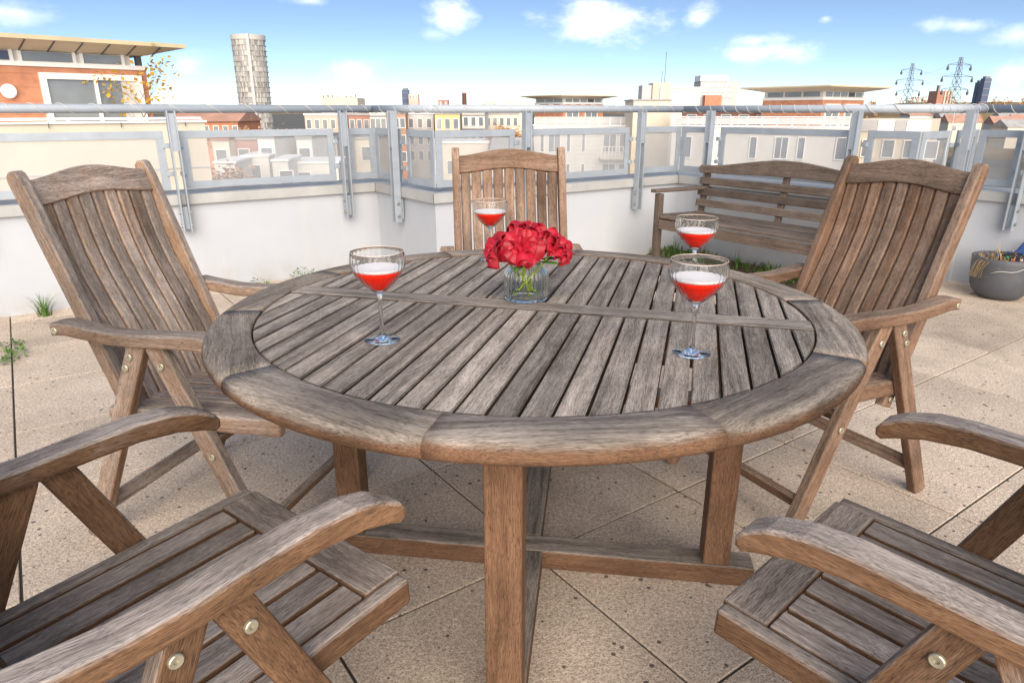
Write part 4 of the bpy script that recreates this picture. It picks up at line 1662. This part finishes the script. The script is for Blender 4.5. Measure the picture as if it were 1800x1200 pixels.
Kc = W(990, 178, 80)
pavilion('brick_pavilion', 'brick pavilion with wide eaves behind the rail in the centre', (Kc.x, 80, 0), 5.2, 6.0, 2.85)
Kr = W(1447, 170, 52)
pavilion('brick_pavilion', 'larger orange brick pavilion with wide eaves behind the rail on the right', (Kr.x, 52, 0), 5.0, 5.6, 2.90)

# centre block under the pavilion
A, B = W(938, 222, 70), W(1112, 222, 70)
w_ = B.x - A.x
e = building('grey_apartment_block', 'pale grey apartment block with parapet seen through the centre panels', (A.x, 70), 0, w_, 9, GZ, A.z, 'render_white')
box('parapet_cap', e, (-.06, -.06, A.z), (w_ + .06, .3, A.z + .12), 'frame_white')
balustrade(e, .1, w_ - .1, .12, A.z + .12, A.z + .85, 1.0, 'frame_white', 'render_grey')
for (xa, xb, mu) in ((.7, 1.0, 0), (1.5, 2.6, 1), (3.3, 3.6, 0), (4.8, 5.05, 0), (6.9, 8.1, 1), (8.5, 9.5, 1)):
    for zz in (-2.4, -5.2, -8.0):
        window(e, xa, xb, A.z + zz, A.z + zz + 1.6, mull=mu, fr=.07)
for zz in (-2.8, -5.6):
    bl = balustrade(e, 6.6, 9.8, -1.0, A.z + zz - .1, A.z + zz + .95, .35, 'frame_white')
    box('balcony_slab', bl, (6.5, -1.1, A.z + zz - .3), (9.9, 0, A.z + zz - .1), 'render_cream')
for k in range(16):
    box('cladding_joint', e, (4.0, -.012, A.z - .6 - k * .42), (6.5, .01, A.z - .57 - k * .42), 'render_grey')
# stair tower
A, B = W(1114, 177, 66), W(1180, 177, 66)
w_ = B.x - A.x
e = building('stair_tower', 'pale stair tower with rooftop plant boxes right of the centre pavilion', (A.x, 66), 0, w_, 5, GZ, A.z, 'render_cream')
box('roof_cap', e, (-.1, -.1, A.z), (w_ + .1, 5.1, A.z + .12), 'roof_grey')
box('plant_box', e, (w_ * .26, 1, A.z + .12), (w_ * .52, 3, A.z + 1.35), 'render_grey')
box('plant_box', e, (w_ * .53, .8, A.z + .12), (w_ * 1.0, 3, A.z + 1.55), 'clad_pink')
box('plant_duct', e, (w_ * .74, .6, A.z + .12), (w_ * .79, .8, A.z + 1.2), 'frame_white')
link('mast', tube_mesh([(w_ * .88, 1.5, A.z + 1.5), (w_ * .88, 1.5, A.z + 4.2)], .03, 'pylon_steel', 6), e)
link('mast', tube_mesh([(w_ * .80, 1.5, A.z + 1.5), (w_ * .80, 1.5, A.z + 2.6)], .03, 'pylon_steel', 6), e)
for (xa, xb, ya, Y, mt, lab) in ((1172, 1232, 155, 74, 'render_white', 'plain white block right of the stair tower'),
                                 (1232, 1290, 143, 120, 'render_grey', 'tall grey office block with white top on the right skyline')):
    A, B = W(xa, ya, Y), W(xb, ya, Y)
    w_ = B.x - A.x
    e = building('office_block', lab, (A.x, Y), 0, w_, w_ * .8, GZ, A.z, mt)
    if mt == 'render_grey':
        box('white_top', e, (-.1, -.1, A.z), (w_ * .82, w_ * .7, A.z + .9), 'frame_white')
        box('side_wing', e, (w_, .4, GZ), (w_ * 1.16, w_ * .7, A.z - .1), 'render_cream')
        box('red_annexe', e, (w_ * .1, -1.5, GZ), (w_ * .6, 0, A.z - 2.2), 'brick_orange')
        for zz in (-.75, -1.5, -2.25):
            for j in range(6):
                window(e, w_ * (.06 + .155 * j), w_ * (.06 + .155 * j) + .55, A.z + zz - .15, A.z + zz + .2, fr=.05)
    else:
        box('roof_cap', e, (-.08, -.08, A.z), (w_ + .08, w_ * .8, A.z + .1), 'frame_white')
# long wing left of the right pavilion
A, B = W(1190, 189, 60), W(1385, 183, 56)
w_ = (B - A).length
e = empty('low_wing', (A.x, A.y, 0), math.atan2(B.y - A.y, B.x - A.x))
tag(e, 'long low brick wing with thin pale roof left of the right pavilion', 'building')
box('wall', e, (.3, .6, GZ), (w_ - .2, 6, A.z - .25), 'brick_dark')
rf = box('roof', e, (-.4, -.5, A.z - .25), (w_ + .6, 7, A.z - .08), 'roof_soffit')
for j in range(6):
    window(e, .8 + j * 1.4, 1.5 + j * 1.4, A.z - 2.2, A.z - .6, fr=.07).matrix_basis = Matrix.Translation((0, .6, 0))
# right block
A, B = W(1182, 223, 52), W(1505, 225, 49)
w_ = (B - A).length
e = empty('white_apartment_block', (A.x, A.y, 0), math.atan2(B.y - A.y, B.x - A.x))
tag(e, 'long white apartment block with parapet seen through the panels behind the bench', 'building')
box('wall', e, (0, 0, GZ), (w_, 9, A.z), 'render_white')
box('parapet_cap', e, (-.05, -.06, A.z), (w_ + .05, .3, A.z + .1), 'frame_white')
balustrade(e, .1, w_ - .1, .12, A.z + .1, A.z + .72, .95, 'frame_white', 'render_grey')
for (xa, xb, mu) in ((.5, 1.4, 1), (3.3, 3.6, 0), (5.5, 5.9, 0), (7.2, 8.0, 1), (8.7, 9.1, 0), (11.2, 12.4, 1)):
    for zz in (-2.1, -4.4, -6.8):
        window(e, xa, xb, A.z + zz, A.z + zz + 1.4, mull=mu, fr=.07)
box('cream_ledge', e, (2.2, -.5, A.z - 3.0), (4.6, 0, A.z - 2.7), 'render_cream')  # cream-coloured ledge projecting from the white facade
# right-hand flats with white and grey panels
A, B = W(1512, 209, 60), W(1640, 209, 57)
w_ = (B - A).length
e = empty('panelled_flats', (A.x, A.y, 0), math.atan2(B.y - A.y, B.x - A.x))
tag(e, 'flats faced in white and grey panels above the rail panel behind the right chair', 'building')
box('wall', e, (0, 0, GZ), (w_, 8, A.z), 'render_cream')
for k, (f0, f1, mt) in enumerate(((.02, .26, 'render_grey'), (.27, .50, 'frame_white'), (.51, .66, 'render_grey'), (.67, .98, 'frame_white'))):
    box('panel', e, (w_ * f0, -.06, A.z - 1.0), (w_ * f1, .02, A.z - .08), mt)
for zz in (-3.0, -5.4):
    for j in range(4):
        window(e, .5 + j * 1.55, 1.3 + j * 1.55, A.z + zz, A.z + zz + 1.3, fr=.07)

# --- hill with autumn woods and houses on the right
bm = bmesh.new()
nx, ny = 40, 14
g = []
for i in range(nx + 1):
    row = []
    for j in range(ny + 1):
        x = 60 + 620 * i / nx
        y = 170 + 620 * j / ny
        hgt = 23.0 * (1 - math.exp(-((j) / 6.0) ** 2)) * (1 / (1 + math.exp(-(x - 205 - .12 * (y - 170)) / 26))) * (1 + .10 * math.sin(i * .9) + .07 * math.sin(i * 2.1 + j))
        row.append(bm.verts.new((x, y, GZ - .5 + hgt)))
    g.append(row)
for i in range(nx):
    for j in range(ny):
        bm.faces.new((g[i][j], g[i + 1][j], g[i + 1][j + 1], g[i][j + 1]))
hill = tag(link('hill', to_mesh(bm, 'hill', 'hill_ground', True)), kind='structure')
hv = [v.co.copy() for v in hill.data.vertices]
rnd = random.Random(21)
bm = bmesh.new()
for k in range(520):
    v = rnd.choice(hv)
    if v.z < GZ + 2:
        continue
    p = v + Vector((rnd.uniform(-9, 9), rnd.uniform(-22, 22), 0))
    rr = rnd.uniform(1.6, 3.6)
    for q_ in range(26):
        c_ = p + Vector((rnd.gauss(0, .45), rnd.gauss(0, .45), abs(rnd.gauss(.6, .5)))) * rr
        s1_ = Vector((rnd.uniform(-1, 1), rnd.uniform(-1, 1), rnd.uniform(-1, 1))).normalized() * rr * .3
        s2_ = s1_.cross(Vector((rnd.uniform(-1, 1), rnd.uniform(-1, 1), 1))).normalized() * rr * .25
        bm.faces.new([bm.verts.new(c_ + s1_), bm.verts.new(c_ + s2_), bm.verts.new(c_ - s1_), bm.verts.new(c_ - s2_)])
tag(link('hillside_woods', to_mesh(bm, 'woods', 'leaf_orange')), 'orange-brown autumn woods covering the hillside at the far right', 'woods', kind='stuff')
hs = []
for k, (px, py, Y) in enumerate(((1600, 203, 230), (1655, 206, 225), (1668, 215, 215), (1760, 208, 250), (1785, 214, 235), (1772, 224, 210), (1748, 217, 228))):
    p = W(px, py, Y)
    w_ = rnd.uniform(6, 11)
    e = building('hillside_house', ['small house below the left pylon', 'small house left of the corner post', 'small house lowest by the corner post', 'topmost of the small houses at the far right',
                                    'rightmost of the small houses at the far right', 'lowest of the small houses at the far right', 'leftmost of the small houses at the far right'][k] + ', on the orange hillside',
                 (p.x, Y), rnd.uniform(-15, 15), w_, 7, p.z - 6, p.z, ['render_white', 'brick_orange', 'render_cream'][k % 3], 'house', 'houses on the hillside')
    bm = bmesh.new()
    v = [bm.verts.new(q_) for q_ in ((-.3, -.3, p.z), (w_ + .3, -.3, p.z), (w_ + .3, 3.5, p.z + 2.2), (-.3, 3.5, p.z + 2.2), (-.3, 7.3, p.z), (w_ + .3, 7.3, p.z))]
    for q in ((0, 1, 2, 3), (3, 2, 5, 4), (0, 3, 4), (1, 5, 2), (0, 4, 5, 1)):
        bm.faces.new([v[i] for i in q])
    link('roof', to_mesh(bm, 'roof', ['roof_red', 'roof_grey'][k % 2]), e)
    for j in range(3):
        window(e, w_ * (.12 + .3 * j), w_ * (.12 + .3 * j) + 1.2, p.z - 2.4, p.z - .9, fr=.12)


# --- pylons
def pylon(px, py, Y, label, tint='pylon_steel'):
    top = W(px, py, Y)
    e = tag(empty('electricity_pylon', (top.x, Y, 0), .35), label, 'pylon', 'electricity pylons on the right skyline')
    H0, H1 = GZ, top.z
    tot = H1 - H0

    def half(z):
        u = (z - H0) / tot
        return 3.6 * (1 - u) ** 1.25 + .42
    bm_parts = []
    lv = [H0 + tot * u for u in (0, .16, .30, .42, .53, .62, .70, .77, .84, .90, .955, 1.0)]
    r = .06
    lat = []
    for a, b_ in zip(lv[:-1], lv[1:]):
        ha, hb = half(a), half(b_)
        for k in range(4):
            sx, sy = ((-1, -1), (1, -1), (1, 1), (-1, 1))[k]
            tx, ty = ((1, -1), (1, 1), (-1, 1), (-1, -1))[k]
            lat.append(((sx * ha, sy * ha, a), (sx * hb, sy * hb, b_)))
            lat.append(((sx * ha, sy * ha, a), (tx * hb, ty * hb, b_)))
            lat.append(((tx * ha, ty * ha, a), (sx * hb, sy * hb, b_)))
            lat.append(((sx * hb, sy * hb, b_), (tx * hb, ty * hb, b_)))
    bm = bmesh.new()
    for p0, p1 in lat:
        p0, p1 = Vector(p0), Vector(p1)
        d = (p1 - p0).normalized()
        u = d.cross(Vector((.3, .5, .8))).normalized() * r
        v = d.cross(u)
        A_ = [bm.verts.new(p0 + w__) for w__ in (u, v, -u, -v)]
        B_ = [bm.verts.new(p1 + w__) for w__ in (u, v, -u, -v)]
        for k in range(4):
            bm.faces.new((A_[k], A_[(k + 1) % 4], B_[(k + 1) % 4], B_[k]))
    link('lattice_mast', to_mesh(bm, 'lattice', tint), e)
    for u, L in ((.70, 6.4), (.82, 7.4), (.93, 5.6)):
        z = H0 + tot * u
        ca = empty('cross_arm', (0, 0, z), 0, e)
        for s in (-1, 1):
            link('arm_bar', tube_mesh([(0, 0, .9), (s * L, 0, 0)], .09, tint, 5), ca)
            link('arm_bar', tube_mesh([(0, 0, 0), (s * L, 0, 0)], .09, tint, 5), ca)
            link('insulator', lathe_mesh([(.0, -1.9), (.35, -1.7), (.45, -1.2), (.22, -.5), (.1, 0)], 8, 'dark_frame'), ca, Matrix.Translation((s * L * .97, 0, 0)))
    return e, top


pylon(1605, 112, 300, 'left one of the two lattice electricity pylons')
pylon(1690, 101, 255, 'right and nearer one of the two lattice electricity pylons')
pw = tag(empty('power_lines'), 'thin power lines strung between the pylons', 'cables')
t1, t2 = W(1605, 112, 300), W(1690, 101, 255)
for k, (dz, off) in enumerate(((-11, -6), (-11, 6), (-6.5, -7), (-6.5, 7), (-2.5, -5), (-2.5, 5))):
    pts = []
    for j in range(13):
        u = j / 12
        p = t1.lerp(t2, u) + Vector((off * .94, off * .34, dz - 9 * u * (1 - u)))
        pts.append(p)
    link('line', tube_mesh(pts, .03, 'pylon_steel', 4), pw)
# distant ridge closing the horizon
bm = bmesh.new()
prev = None
rnd = random.Random(2)
for j in range(81):
    x = -3600 + 90 * j
    h_ = 14 + 10 * math.sin(j * .31) + 6 * math.sin(j * .83 + 1) + rnd.uniform(-1.5, 1.5)
    cur = [bm.verts.new((x, 4200, GZ - 1)), bm.verts.new((x, 4500, max(h_, 2))), bm.verts.new((x, 5200, GZ - 1))]
    if prev:
        bm.faces.new((prev[0], cur[0], cur[1], prev[1]))
        bm.faces.new((prev[1], cur[1], cur[2], prev[2]))
    prev = cur
tag(link('distant_hills', to_mesh(bm, 'hills', 'hill_ground', True)), kind='structure')
